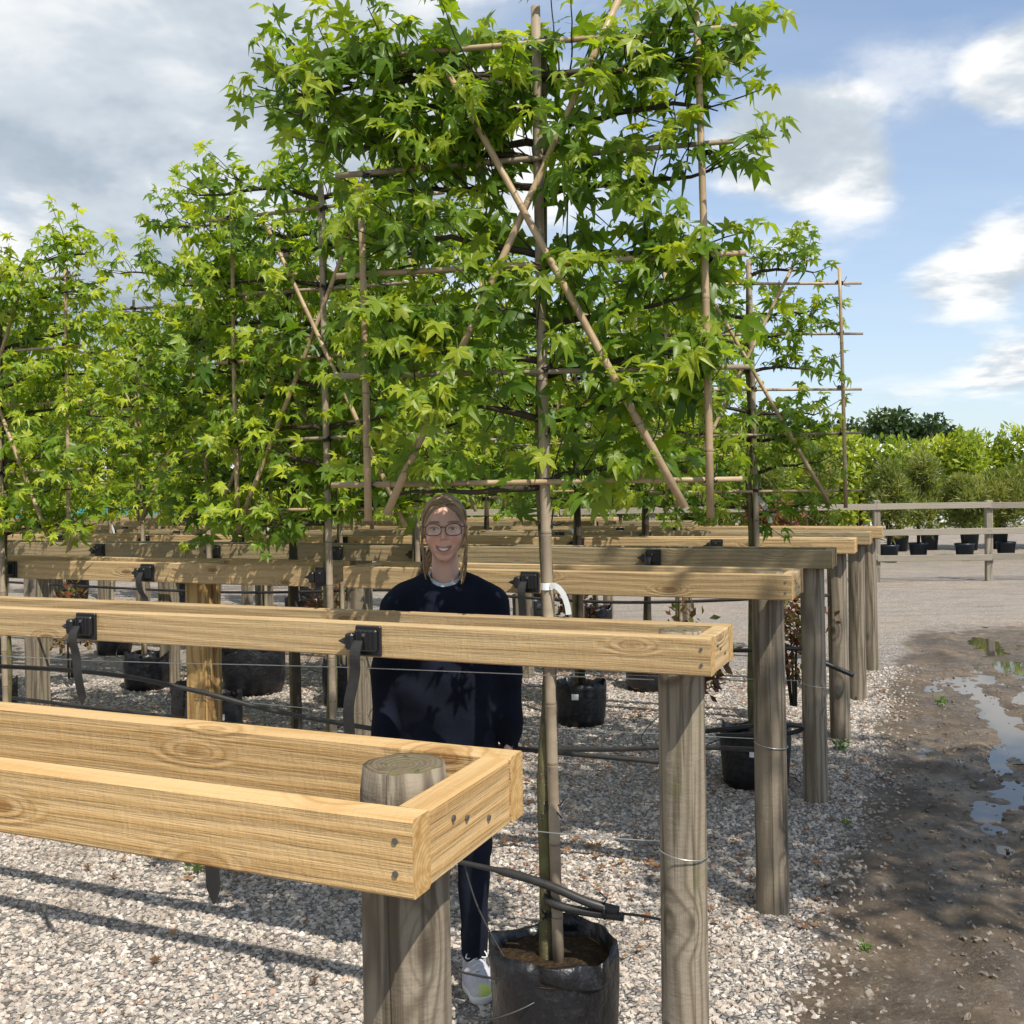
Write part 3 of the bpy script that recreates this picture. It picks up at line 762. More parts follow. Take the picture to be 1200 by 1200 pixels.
    def tunnel(loc, rz, L, W, Hw, Hr, label, side):
        root = empty('polytunnel', loc, rz, label=label, cat='tunnel')
        nb = 12; hoops = int(L/2)
        for k in range(hoops):
            x0 = -L/2+k*L/hoops; x1 = x0+L/hoops-.02; v = []; f = []
            for x in (x0, x1):
                for i in range(nb+1):
                    a = math.pi*i/nb; v.append((x, -W/2*math.cos(a), Hw+(Hr-Hw)*math.sin(a)))
            f = [(i, i+1, nb+2+i, nb+1+i) for i in range(nb)]
            obj('film_bay', mesh_data('film_bay', v, f, film), root)
            for s in (-1, 1):
                m = MB(); m.add(*cbox(x0+.03, x1-.03, s*W/2-.02, s*W/2+.02, 0, Hw-.01, .004)); me = m.data('side_net', side, False); fix_normals(me); obj('side_net', me, root)
            m = MB(); pts = [(x0-.01, -(W/2+.02)*math.cos(math.pi*i/nb), Hw+(Hr+.02-Hw)*math.sin(math.pi*i/nb)) for i in range(nb+1)]
            v, f = tube([(x0-.01, -W/2-.02, 0)]+pts+[(x0-.01, W/2+.02, 0)], .03, 6); m.add(v, f); m.obj('hoop', M['wire'], root)
    tunnel((-11.5, 33, 0), R(4), 18, 6.0, 1.95, 3.2, 'white polytunnel with green side netting behind the left-hand trees', net)
    tunnel((24.5, 41, 0), R(-3), 22, 6.5, 1.6, 3.15, 'long white polytunnel roof behind the potted bamboos', film)
build_background()
#@@TREES
# ------------------------------------------------------------------ sweetgum leaf
def leaf_mesh_arrays(bend, fold, seed):
    """five-lobed star leaf, stalk end at the origin, blade along +y, upper face +z, about 1 unit long"""
    r = random.Random(seed)
    lob = [(90, 1.0), (90-52, .93), (90+52, .93), (90-108, .66), (90+108, .66)]
    lob.sort(); C = Vector((0, .02, 0)); v = [C, Vector((0, -.62, .02)), Vector((.014, -.62, .02)), Vector((.014, 0, -.01))]; f = [(1, 2, 3, 0)]
    def z(x, y): d = math.hypot(x, y); return -bend*d*d + .05*math.sin(3*x+seed)
    ang = [a for a, _ in lob]; n = len(lob); sin_i = []
    bounds = [ang[0]-38] + [(ang[i]+ang[i+1])/2 for i in range(n-1)] + [ang[-1]+38]
    for i, b in enumerate(bounds):
        q = .37 if 0 < i < n else .24
        x, y = q*math.cos(R(b)), q*math.sin(R(b)); sin_i.append(len(v)); v.append(Vector((x, y, z(x, y)+fold*.3)))
    for i, (a, l) in enumerate(lob):
        l *= r.uniform(.88, 1.08); a += r.uniform(-6, 6)
        w = .185*l
        dx, dy = math.cos(R(a)), math.sin(R(a)); px, py = -dy, dx
        def pt(t, s, up): 
            x, y = dx*t*l+px*s, dy*t*l+py*s; return Vector((x, y, z(x, y)+up))
        m1 = len(v); v += [pt(.50, -w, fold), pt(.48, 0, 0), pt(.50, w, fold), pt(1.0, 0, -.10*bend)]
        f += [(0, sin_i[i], m1, m1+1), (0, m1+1, m1+2, sin_i[i+1]), (m1, m1+3, m1+1), (m1+1, m1+3, m1+2)]
    return v, f
LEAFV = [leaf_mesh_arrays(b, fo, s) for s, (b, fo) in enumerate(((.18, .05), (.38, .12), (.05, .06), (.55, .10), (.26, -.06), (.80, .16)))]
def tri(f): 
    out = []
    for q in f:
        out.append(q[:3])
        if len(q) == 4: out.append((q[0], q[2], q[3]))
    return out
LV = [(np.array([tuple(p) for p in v]), np.array(tri(f))) for v, f in LEAFV]
def leaf_datas(m, tints):
    return [[mesh_data('leaf', v, f, m, False, None, {'tint': [t]*len(v)}) for v, f in LEAFV] for t in tints]
TINTS = (.12, .32, .5, .72, .95)
LD = {'leaf': leaf_datas(M['leaf'], TINTS), 'leaf_y': leaf_datas(M['leaf_y'], TINTS)}

# ------------------------------------------------------------------ pleached sweetgum: trunk, limbs, shoots and leaves
def grow(seed, z0=1.62, z1=3.08, half=(.62, .62), tiers=7, base=.22, lean=0.0, dens=1.0, extra=(), leafsize=.072, skip=0.0, spc=.034):
    r = random.Random(seed)
    top = z1+.02
    tp = [Vector((.012*r.uniform(-1, 1)*(i > 0), -.012*r.uniform(-1, 1)*(i > 0), base+(top-base)*i/9)) for i in range(10)]
    for p in tp: p.x += lean*(p.z-1.3)
    tr = [.024*(1-.62*i/9)+.002 for i in range(10)]
    limbs = []; twigs = []; leaves = []
    def add_leaf(p, out, age, sc):
        pet = (out*.9 + Vector((0, 0, r.uniform(-.1, .75))) + Vector((r.uniform(-.5, .5), r.uniform(-.5, .5), 0)))
        pet.normalize(); pos = p + pet*leafsize*sc*r.uniform(.5, 1.0)
        bl = pet*.75 + Vector((r.uniform(-.55, .55), r.uniform(-.3, .3), -r.uniform(.15, 1.25))); bl.normalize()
        nn = Vector((r.uniform(-.55, .55), out.y*.9+r.uniform(-.45, .45), r.uniform(.35, 1.1)))
        nn -= bl*nn.dot(bl)
        if nn.length < .05: return
        nn.normalize(); x = bl.cross(nn)
        s = leafsize*sc*r.uniform(.58, 1.22)
        leaves.append((pos, Matrix((x, bl, nn)).transposed(), s, r.randrange(6), min(.99, max(0, age))))
    def shoot(p, d, ln, age0):
        n = max(2, int(ln/.034)); pts = [p.copy()]; q = p.copy(); dd = d.copy()
        for i in range(n):
            dd = (dd + Vector((r.uniform(-.16, .16), r.uniform(-.16, .16), r.uniform(-.10, .14)))).normalized(); q = q + dd*(ln/n); pts.append(q.copy())
            t = (i+1)/n
            if r.random() < .93*dens:
                a = r.uniform(0, 6.283); e = Vector((0, 0, 1)).cross(dd)
                if e.length < .1: e = Vector((1, 0, 0))
                e.normalize(); g = dd.cross(e); out = (e*math.cos(a)+g*math.sin(a)+dd*.55).normalized()
                add_leaf(q, out, age0 + .42*t*t + r.uniform(-.14, .16), 1.05-.30*t*t)
        for j in range(2): add_leaf(q, (dd+Vector((r.uniform(-.5, .5), r.uniform(-.5, .5), .2))).normalized(), age0+.5+r.uniform(-.1, .2), r.uniform(.5, .8))
        twigs.append(pts)
    jobs = []
    for k in range(tiers):
        z = z0-.06+(z1-z0)*k/(tiers-1)
        for s in (-1, 1): jobs.append((z+r.uniform(-.05, .03), s, half[0 if s > 0 else 1]*r.uniform(.86, 1.08)*(1-.06*(k == 0)), r.uniform(.05, .26)))
    for e in extra: jobs.append(e)
    for z, s, ln, rise in jobs:
        p = Vector((lean*(z-1.3), r.choice((-1, 1))*.012, z)); n = 9; pts = [p.copy()]
        dy = r.uniform(-.10, .10); dz = rise*1.6
        for i in range(n):
            p = p + Vector((s*ln/n, dy*ln/n+r.uniform(-.012, .012), dz*ln/n + r.uniform(-.012, .012))); dz *= .75; pts.append(p.copy())
        limbs.append((pts, [.011*(1-.72*i/n)+.0015 for i in range(n+1)]))
        m = int(ln/spc)
        for j in range(m+1):
            t = (j+.6)/(m+1); i = min(n-1, int(t*n)); q = pts[i].lerp(pts[i+1], t*n-i)
            if r.random() < skip: continue
            sy = r.choice((-1, 1, 1)) 
            d = Vector((s*r.uniform(-.1, .75), sy*r.uniform(.15, .95), r.uniform(-.35, .85))).normalized()
            shoot(q, d, r.uniform(.08, .27)*(1 if z < z1-.2 else 1.12), r.uniform(.08, .5))
        shoot(pts[-1], Vector((s, r.uniform(-.3, .3), .3)).normalized(), r.uniform(.10, .20), .35)
    for j in range(4): shoot(Vector((lean*(top-1.3)+r.uniform(-.2, .2), 0, top-.08)), Vector((r.uniform(-.5, .5), r.uniform(-.3, .3), 1)).normalized(), r.uniform(.10, .22), .45)
    return dict(trunk=(tp, tr), limbs=limbs, twigs=twigs, leaves=leaves)
def tree_datas(G, mk, n_obj):
    D = {}
    m = MB(); m.add(*tube(smooth_path(G['trunk'][0], 3), list(np.interp(np.linspace(0, 9, 28), range(10), G['trunk'][1])), 10)); D['trunk'] = m.data('trunk', M['bark'])
    D['limbs'] = []
    for pts, rad in G['limbs']:
        m = MB(); m.add(*tube(pts, rad, 6)); D['limbs'].append(m.data('limb', M['limb']))
    m = MB()
    for pts in G['twigs']: m.add(*tube(pts, [.0028*(1-.5*i/len(pts)) for i in range(len(pts))], 4, False))
    D['twigs'] = m.data('twigs', M['limb'])
    lv = sorted(G['leaves'], key=lambda l: -(l[0].y + .4*(l[2]-.07)/.03*.1)); D['own'] = lv[:n_obj]
    vs = []; fs = []; ts = []; b = 0
    for pos, rot, s, k, age in lv[n_obj:]:
        A, F = LV[k]; Rm = np.array(rot); vs.append((A*s) @ Rm.T + np.array(pos)); fs.append(F+b); b += len(A); ts.append(np.full(len(A), age))
    D['foliage'] = fast_mesh('foliage', np.concatenate(vs), np.concatenate(fs), M[mk], np.concatenate(ts)); D['mk'] = mk
    return D
def place_tree(D, loc, rz, label, near=True):
    root = empty('sweetgum_tree', loc, rz, label=label, cat='tree', group='pleached sweetgum trees')
    obj('trunk', D['trunk'], root)
    for l in D['limbs']: obj('limb', l, root)
    obj('twigs', D['twigs'], root, kind='stuff'); obj('foliage', D['foliage'], root, kind='stuff')
    own = D['own']
    for pos, rot, s, k, age in own:
        o = bpy.data.objects.new('leaf', LD[D['mk']][min(4, int(age*5))][k]); COL.objects.link(o); o.parent = root
        o.matrix_local = Matrix.Translation(pos) @ rot.to_4x4() @ Matrix.Scale(s, 4)
    return root

# ------------------------------------------------------------------ bamboo trellises
def cane(p, q, r, m, seed=0, nodes=True):
    p, q = Vector(p), Vector(q); L = (q-p).length; rr = random.Random(seed); step = rr.uniform(.17, .24)
    pts = []; rad = []; nd = []; n = max(2, int(L/step)); bow = Vector((rr.uniform(-1, 1), rr.uniform(-1, 1), 0))*.004*L
    def add(t, k, mark): pts.append(p.lerp(q, t)+bow*math.sin(math.pi*t)); rad.append(r*(1-.18*t)*k); nd.append(mark)
    add(0, 1, 0)
    for i in range(1, n):
        t = (i+rr.uniform(-.12, .12))/n; e = .006/L
        add(t-e*1.2, 1, 0); add(t-e*.4, 1.11, .2); add(t, .97, .85); add(t+e*.5, 1.08, .2); add(t+e*1.4, 1, 0)
    add(1, 1, 0)
    v, f = tube(pts, rad, 9); return mesh_data('cane', v, f, m, True, None, {'node': np.repeat(nd, 9)})
def tie_mesh():
    m = MB(); r = .021
    for dz in (-.006, 0, .006): m.add(*tube([(r*math.cos(a), r*math.sin(a)*.9, dz+.004*math.sin(a*2)) for a in np.linspace(0, 6.283, 13)], .0028, 5, False))
    m.add(*tube([(r, 0, 0), (r+.02, .012, -.012), (r+.05, .01, -.01)], .0022, 5)); m.add(*tube([(r, 0, .002), (r+.012, .014, .016), (r+.02, .018, .04)], .0022, 5))
    return m.data('tie', M['black'])
TIE = tie_mesh()
def trellis_data(stake='cane', dy=0.0, half=(.50, .47), zt=3.02, zb=1.64, seed=0, base=.2, rows=5, full=False):
    r = random.Random(seed); P = []; T = []
    mk = M['canegrey'] if stake == 'cane' else M['stakedark']
    P.append(cane((-.030, .03, base), (-.004, .03, zt+.12), .0175 if stake == 'cane' else .024, mk, seed))
    for s, h in ((1, half[0]), (-1, half[1])):
        P.append(cane((s*h, .03+dy*.8+r.uniform(-.02, .02), zb-.10), (s*h+r.uniform(-.02, .02), .03+dy*.8, (zt-.38) if (s > 0 and full) else zt+.06), .0115, M['cane'], seed+3+s))
    for i in range(rows):
        z = zb+(zt-zb)*i/(rows-1)+r.uniform(-.02, .02)
        P.append(cane((half[0]+r.uniform(.09, .13), .030+dy*.3, z), (-half[1]-r.uniform(.09, .13), .030+dy*.3, z+r.uniform(-.02, .02)), .0092, M['canegrey'] if i % 2 else M['cane'], seed+20+i))
        for x in (half[0], -half[1]): T.append((x, .04, z))
        T.append((-.02, .035, z))
    P.append(cane((.455, .05+dy, zb-.08), (-.26, .05+dy*.6, zt+.10), .0118, M['cane'], seed+40)); P.append(cane((-.42, .068+dy, zb-.07), (.26, .068+dy*.6, zt-.06), .0118, M['cane'], seed+41))
    return P, T
def place_trellis(D, loc, rz, label, ties=True):
    root = empty('bamboo_trellis', loc, rz, label=label, cat='trellis', group='bamboo trellises carrying the trees')
    for p in D[0]: obj('cane', p, root)
    if ties:
        for i, t in enumerate(D[1]): obj('tie', TIE, root, loc=t, rot=(R(15*math.sin(i*3)), R(12*math.cos(i*2)), i*1.7))
    return root

# ------------------------------------------------------------------ black bag pots
def bag_pot(loc, r, h, label, seed, sticker=None, near=True, soil_z=.72):
    q = random.Random(seed)
    root = empty('plant_pot', loc, q.uniform(0, 6.28) if sticker is None else 0, label=label, cat='pot', group='black bag pots along the rows')
    def wob(i, a):
        k = [0, .006, .012, .02, .026, .03, .028][min(i, 6)]*(r/.2)
        return (k*mnoise.noise(Vector((math.cos(a)*1.8, math.sin(a)*1.8, seed*3+i*.35))) + .35*k*mnoise.noise(Vector((math.cos(a)*6, math.sin(a)*6, seed+i*.8))),
                (1.9*k*mnoise.noise(Vector((math.cos(a)*1.6, math.sin(a)*1.6, seed*7+9))) if i >= 4 else 0))
    prof = [(r*.90, 0), (r*.97, h*.18), (r*1.0, h*.42), (r*1.0, h*.68), (r*.99, h*.88), (r*.985, h), (r*.965, h-.004), (r*.955, h*.84), (r*.95, h*soil_z-.01)]
    m = MB(); m.add(*lathe(prof, 44, wob)); m.f.append(tuple(reversed(range(44)))); m.i.append(0)
    m.obj('bag', M['pot'], root)
    m = MB(); rings = [(r*.955, h*soil_z), (r*.8, h*soil_z+.006), (r*.55, h*soil_z+.014), (r*.3, h*soil_z+.018), (r*.08, h*soil_z+.02)]
    m.add(*lathe(rings, 36, lambda i, a: (0, .012*mnoise.noise(Vector((math.cos(a)*(5-i), math.sin(a)*(5-i), seed*2.0)))))); m.f.append(tuple(4*36+k for k in range(36))); m.i.append(0)
    m.obj('soil', M['soil'], root)
    if sticker is not None:
        a0, z0, w, hh = sticker; v = []; f = []
        for i in range(7):
            a = a0 + (i/6-.5)*w/r
            for z in (z0-hh/2, z0+hh/2): v.append(((r*1.012+.014)*math.cos(a), (r*1.012+.014)*math.sin(a), z))
        n = len(v)
        for i in range(7):
            a = a0 + (i/6-.5)*w/r
            for z in (z0-hh/2, z0+hh/2): v.append(((r*1.012+.012)*math.cos(a), (r*1.012+.012)*math.sin(a), z))
        for i in range(6): f += [(2*i, 2*i+2, 2*i+3, 2*i+1), (n+2*i, n+2*i+1, n+2*i+3, n+2*i+2)]
        obj('label_sticker', mesh_data('label_sticker', v, f, M['white']), root)
    return root

def plant_rows():
    ordn = ['first', 'second', 'third', 'fourth', 'fifth', 'sixth']
    fr = dict(zip(range(3, 10), ordn + ['seventh']))
    # main tree
    x, y = on_row(2, .45, -.1425-.03)
    Gm = grow(3, z0=1.76, z1=2.96, half=(.50, .46), tiers=8, base=.20, lean=-.012, dens=.95, extra=((2.80, 1, .80, .20), (2.92, 1, .78, .06), (2.66, 1, .64, .25), (2.92, -1, .50, .05)), leafsize=.073, skip=.0, spc=.031)
    Gm['leaves'] = [l for l in Gm['leaves'] if not (.10 < l[0].x < .52 and l[0].z < 1.735 and l[0].y > -.1) and l[0].z > 1.55]
    Gm['twigs'] = [q for q in Gm['twigs'] if min(p.z for p in q) > 1.70]
    Dm = tree_datas(Gm, 'leaf', 300)
    place_tree(Dm, (x, y, 0), ROT+R(12.7), 'tall pleached sweetgum in front of the woman, its trunk crossing the chest-high frame')
    Tm = trellis_data('cane', .065, half=(.52, .49), zt=3.00, zb=1.70, seed=5, base=.17, rows=5, full=True)
    Tm[1].extend([(-.012, .02, .42), (-.012, .02, .75), (-.008, .02, 1.58)])
    place_trellis(Tm, (x, y, 0), ROT+R(12.7), 'bamboo trellis of the tall sweetgum in front of the woman')
    bag_pot((x+.01, y+.02, 0), .192, .325, 'black bag pot beside the white trainer, holding the tall sweetgum', 1, None, True, .83)
    # the others: a few grown trees, copied along the rows
    protos = [tree_datas(grow(21, tiers=8, dens=.98), 'leaf_y', 300), tree_datas(grow(34, tiers=8, half=(.66, .58), dens=.95), 'leaf', 300), tree_datas(grow(47, tiers=8, half=(.58, .66), dens=1.0), 'leaf_y', 300)]
    pr_far = []
    for i, P in enumerate(protos):
        Q = dict(P); pr_far.append(Q)
    pH = tree_datas(grow(62, tiers=8, half=(.52, .40), dens=.9, skip=.06, leafsize=.064, z1=2.92), 'leaf', 300)
    tds = [trellis_data('cane', seed=60, zt=3.0), trellis_data('dark', seed=80, zt=2.95, zb=1.68), trellis_data('cane', seed=100, zt=3.05, half=(.47, .52))]
    tH = trellis_data('cane', .05, seed=130, zt=2.92, zb=1.70, half=(.50, .53))
    rows = {3: [(1.95, 1, 0, 2), (3.93, 1, 0, 2), (2.40, -1, 1, 1)], 4: [(.35, -1, 'H', 'H'), (2.29, 1, 1, 0), (3.86, 1, 2, 0), (5.9, 1, 0, 2)], 5: [(1.76, 1, 1, 1), (3.73, 1, 0, 0), (5.73, 1, 2, 2), (7.7, 1, 1, 0)],
            6: [(1.64, 1, 0, 1), (3.4, 1, 2, 0), (5.46, 1, 1, 2), (7.41, 1, 0, 0), (9.4, 1, 2, 1)], 7: [(1.72, 1, 2, 0), (3.7, 1, 1, 1), (5.7, 1, 0, 2), (7.98, 1, 2, 0), (9.9, 1, 1, 1)],
            8: [(1.0, 1, 0, 0), (3.0, 1, 1, 2), (5.0, 1, 2, 0), (7.0, 1, 0, 1), (9.0, 1, 1, 0), (11, 1, 2, 1)], 9: [(2.2, 1, 1, 2), (4.4, 1, 0, 0), (6.6, 1, 2, 1), (8.8, 1, 1, 0), (11, 1, 0, 2)]}
    g = random.Random(9); sd = 2
    for k, lst in rows.items():
        order = sorted(lst); w = FRAMES[k-1][3]
        for t, side, pi, ti in lst:
            off = side*(w/2+.045) if not (k == 3 and t == 1.95) else side*(w/2-.01)
            x, y = on_row(k, t, off)
            rank = ordn[order.index((t, side, pi, ti))]
            where = '%s from the lane on %s frame behind the woman' % (rank, fr[k])
            D = pH if pi == 'H' else protos[pi]
            if k >= 6: D = dict(D); D['own'] = D['own'][:110 if k == 6 else 0]; 
            if k >= 6:
                key = (pi, k == 6)
                if key not in FARF: 
                    P = protos[pi]; extra = P['own'][110 if k == 6 else 0:]
                    FARF[key] = join_foliage(P, extra)
                D['foliage'] = FARF[key]
            sc = g.uniform(.97, 1.04) if (k, t) != (3, 3.93) else .94
            lab = 'pleached sweetgum, ' + where
            if pi == 'H': lab = 'pleached sweetgum nearest the muddy lane, sky showing round its trellis'
            ra = ROT + (R(25) if pi == 'H' else R(g.uniform(2, 14)))
            rt = place_tree(D, (x, y, 0), ra, lab); rt.scale = (sc, sc, sc)
            tl = place_trellis(tH if ti == 'H' else tds[ti], (x, y, 0), ra, 'bamboo trellis of tree ' + where, k <= 5); tl.scale = (sc*.97, sc*.97, sc*.97)
            sd += 1
            st = None
            if k in (4, 5) and (pi == 'H' or t < 4): st = (R(-105) if t < 3 else R(-60), .22, .045, .04)
            bag_pot((x+V.x*.03, y+V.y*.03, 0), g.uniform(.165, .20), g.uniform(.30, .36), 'black pot of tree ' + where, sd, st)
    # a taller tree across the lane, whose dappled shade lies over the posts and the mud
    rt = empty('lane_tree', (3.85, 2.0, 0), .4, label='taller young tree across the lane, shading the round posts and the mud', cat='tree')
    v, f, tn = leaf_mass(5200, (0, 0, 6.0), (1.75, 1.35, 1.5), .13, .10, 77, lumps=40, fill=.1, tint=(.1, .8)); obj('crown', fast_mesh('crown', v, f, M['leaf'], tn), rt)
    mb = MB(); mb.add(*tube([(0, 0, -.2), (.03, .02, 2.0), (-.02, .03, 4.4), (0, 0, 6.6)], [.085, .07, .05, .015], 10))
    for q in range(9):
        an = q*2.4; z = 4.6+q*.2; mb.add(*tube([(0, 0, z), (.5*math.cos(an), .5*math.sin(an), z+.35), (1.2*math.cos(an), 1.0*math.sin(an), z+.6)], [.028, .018, .006], 6))
    mb.obj('trunk', M['bark'], rt)
    for i, (px, py, r, h, lab) in enumerate(((-2.2, 8.62, .26, .46, 'largest black bag pot, half hidden by the square orange post'), (-2.36, 7.55, .17, .27, 'low black pot on the gravel right beside the square orange post'), (-1.30, 5.75, .21, .2, 'low wide black pot seen under the golden frame boards'), (.2, 12.2, .22, .4, 'black bag pot far behind the woman, between two rows'))):
        bag_pot((px, py, 0), r, h, lab, 70+i)
FARF = {}
def join_foliage(P, extra):
    vs = []; fs = []; ts = []; b = 0
    base = P['foliage']; n = len(base.vertices); co = np.empty(n*3, np.float32); base.vertices.foreach_get('co', co); vs.append(co.reshape(-1, 3))
    f = np.empty(len(base.polygons)*3, np.int32); base.loops.foreach_get('vertex_index', f); fs.append(f.reshape(-1, 3)); t = np.empty(n, np.float32); base.attributes['tint'].data.foreach_get('value', t); ts.append(t); b = n
    for pos, rot, s, k, age in extra:
        A, F = LV[k]; vs.append((A*s) @ np.array(rot).T + np.array(pos)); fs.append(F+b); b += len(A); ts.append(np.full(len(A), age))
    return fast_mesh('foliage', np.concatenate(vs), np.concatenate(fs), M[P['mk']], np.concatenate(ts))
plant_rows()
#@@PERSON
# ------------------------------------------------------------------ implicit surfaces for the figure
class Field:
    def __init__(s, xs, ys, zs):
        s.ax = [np.asarray(a, np.float32) for a in (xs, ys, zs)]; s.F = np.full([len(a) for a in s.ax], .5, np.float32)
    def _sub(s, lo, hi):
        sl = tuple(slice(max(0, int(np.searchsorted(a, l))-1), int(np.searchsorted(a, h))+1) for a, l, h in zip(s.ax, lo, hi))
        X, Y, Z = np.meshgrid(*[a[q] for a, q in zip(s.ax, sl)], indexing='ij', sparse=True); return sl, X, Y, Z
    def _mix(s, sl, d, k, op):
        A = s.F[sl]
        if op == 'sub': d = -d; h = np.clip(.5-.5*(A-d)/k, 0, 1); s.F[sl] = A*(1-h)+d*h + k*h*(1-h)
        else: h = np.clip(.5+.5*(A-d)/k, 0, 1); s.F[sl] = A*(1-h)+d*h - k*h*(1-h)
    def cone(s, p, q, r0, r1, k=.02, op='add', sc=(1, 1, 1)):
        """tapered capsule; sc squeezes it about its own line"""
        p = np.array(p, np.float32); q = np.array(q, np.float32); R_ = max(r0, r1)*max(sc)+k+.03
        sl, X, Y, Z = s._sub(np.minimum(p, q)-R_, np.maximum(p, q)+R_)
        d = q-p; L = float(d @ d)+1e-9
        t = np.clip(((X-p[0])*d[0]+(Y-p[1])*d[1]+(Z-p[2])*d[2])/L, 0, 1)
        r = r0+(r1-r0)*t
        dd = np.sqrt(((X-p[0]-t*d[0])/sc[0])**2+((Y-p[1]-t*d[1])/sc[1])**2+((Z-p[2]-t*d[2])/sc[2])**2) - r
        s._mix(sl, (dd*min(sc)).astype(np.float32), k, op)
    def ell(s, c, r, k=.02, op='add'):
        c = np.array(c); r = np.array(r); sl, X, Y, Z = s._sub(c-r-k-.03, c+r+k+.03)
        a = np.sqrt(((X-c[0])/r[0])**2+((Y-c[1])/r[1])**2+((Z-c[2])/r[2])**2); b = np.sqrt(((X-c[0])/r[0]**2)**2+((Y-c[1])/r[1]**2)**2+((Z-c[2])/r[2]**2)**2)
        s._mix(sl, (a*(a-1)/np.maximum(b, 1e-6)).astype(np.float32), k, op)
    def chain(s, pts, r, k=.004, op='add'):
        for a, b in zip(pts[:-1], pts[1:]): s.cone(a, b, r, r, k, op)
    def mesh(s):
        F = s.F; S = F < 0; nx, ny, nz = F.shape
        cs = np.zeros((nx-1, ny-1, nz-1), np.int8)
        for i in (0, 1):
            for j in (0, 1):
                for k in (0, 1): cs += S[i:nx-1+i, j:ny-1+j, k:nz-1+k]
        act = (cs > 0) & (cs < 8); I, J, K = np.nonzero(act); idm = np.full(act.shape, -1, np.int32); idm[I, J, K] = np.arange(len(I))
        acc = np.zeros((len(I), 3)); cnt = np.zeros(len(I)); X, Y, Z = s.ax
        cor = [(i, j, k) for i in (0, 1) for j in (0, 1) for k in (0, 1)]
        for a in cor:
            for ax in range(3):
                if a[ax] == 1: continue
                b = list(a); b[ax] = 1
                fa = F[I+a[0], J+a[1], K+a[2]]; fb_ = F[I+b[0], J+b[1], K+b[2]]; m = (fa < 0) != (fb_ < 0)
                t = np.where(m, fa/(fa-fb_+1e-12), 0)
                pa = np.stack([X[I+a[0]], Y[J+a[1]], Z[K+a[2]]], 1); pb = np.stack([X[I+b[0]], Y[J+b[1]], Z[K+b[2]]], 1)
                acc += np.where(m[:, None], pa+(pb-pa)*t[:, None], 0); cnt += m
        v = acc/cnt[:, None]; faces = []
        for ax in range(3):
            A = [slice(None)]*3; B = [slice(None)]*3; A[ax] = slice(0, -1); B[ax] = slice(1, None)
            sa, sb = S[tuple(A)], S[tuple(B)]; o1, o2 = [(1, 2), (2, 0), (0, 1)][ax]
            P = np.argwhere(sa != sb); ok = (P[:, o1] > 0) & (P[:, o2] > 0) & (P[:, o1] < F.shape[o1]-1) & (P[:, o2] < F.shape[o2]-1); P = P[ok]
            inside = sa[P[:, 0], P[:, 1], P[:, 2]]
            def cell(d1, d2):
                Q = P.copy(); Q[:, o1] -= d1; Q[:, o2] -= d2; return idm[Q[:, 0], Q[:, 1], Q[:, 2]]
            q = np.stack([cell(1, 1), cell(0, 1), cell(0, 0), cell(1, 0)], 1); q[~inside] = q[~inside][:, ::-1]; faces.append(q)
        f = np.concatenate(faces); f = f[(f >= 0).all(1)]
        return v, f
def lin(a, b, st): return np.linspace(a, b, max(2, int(round((b-a)/st))+1))
def cat(*parts): return np.unique(np.round(np.concatenate(parts), 5))

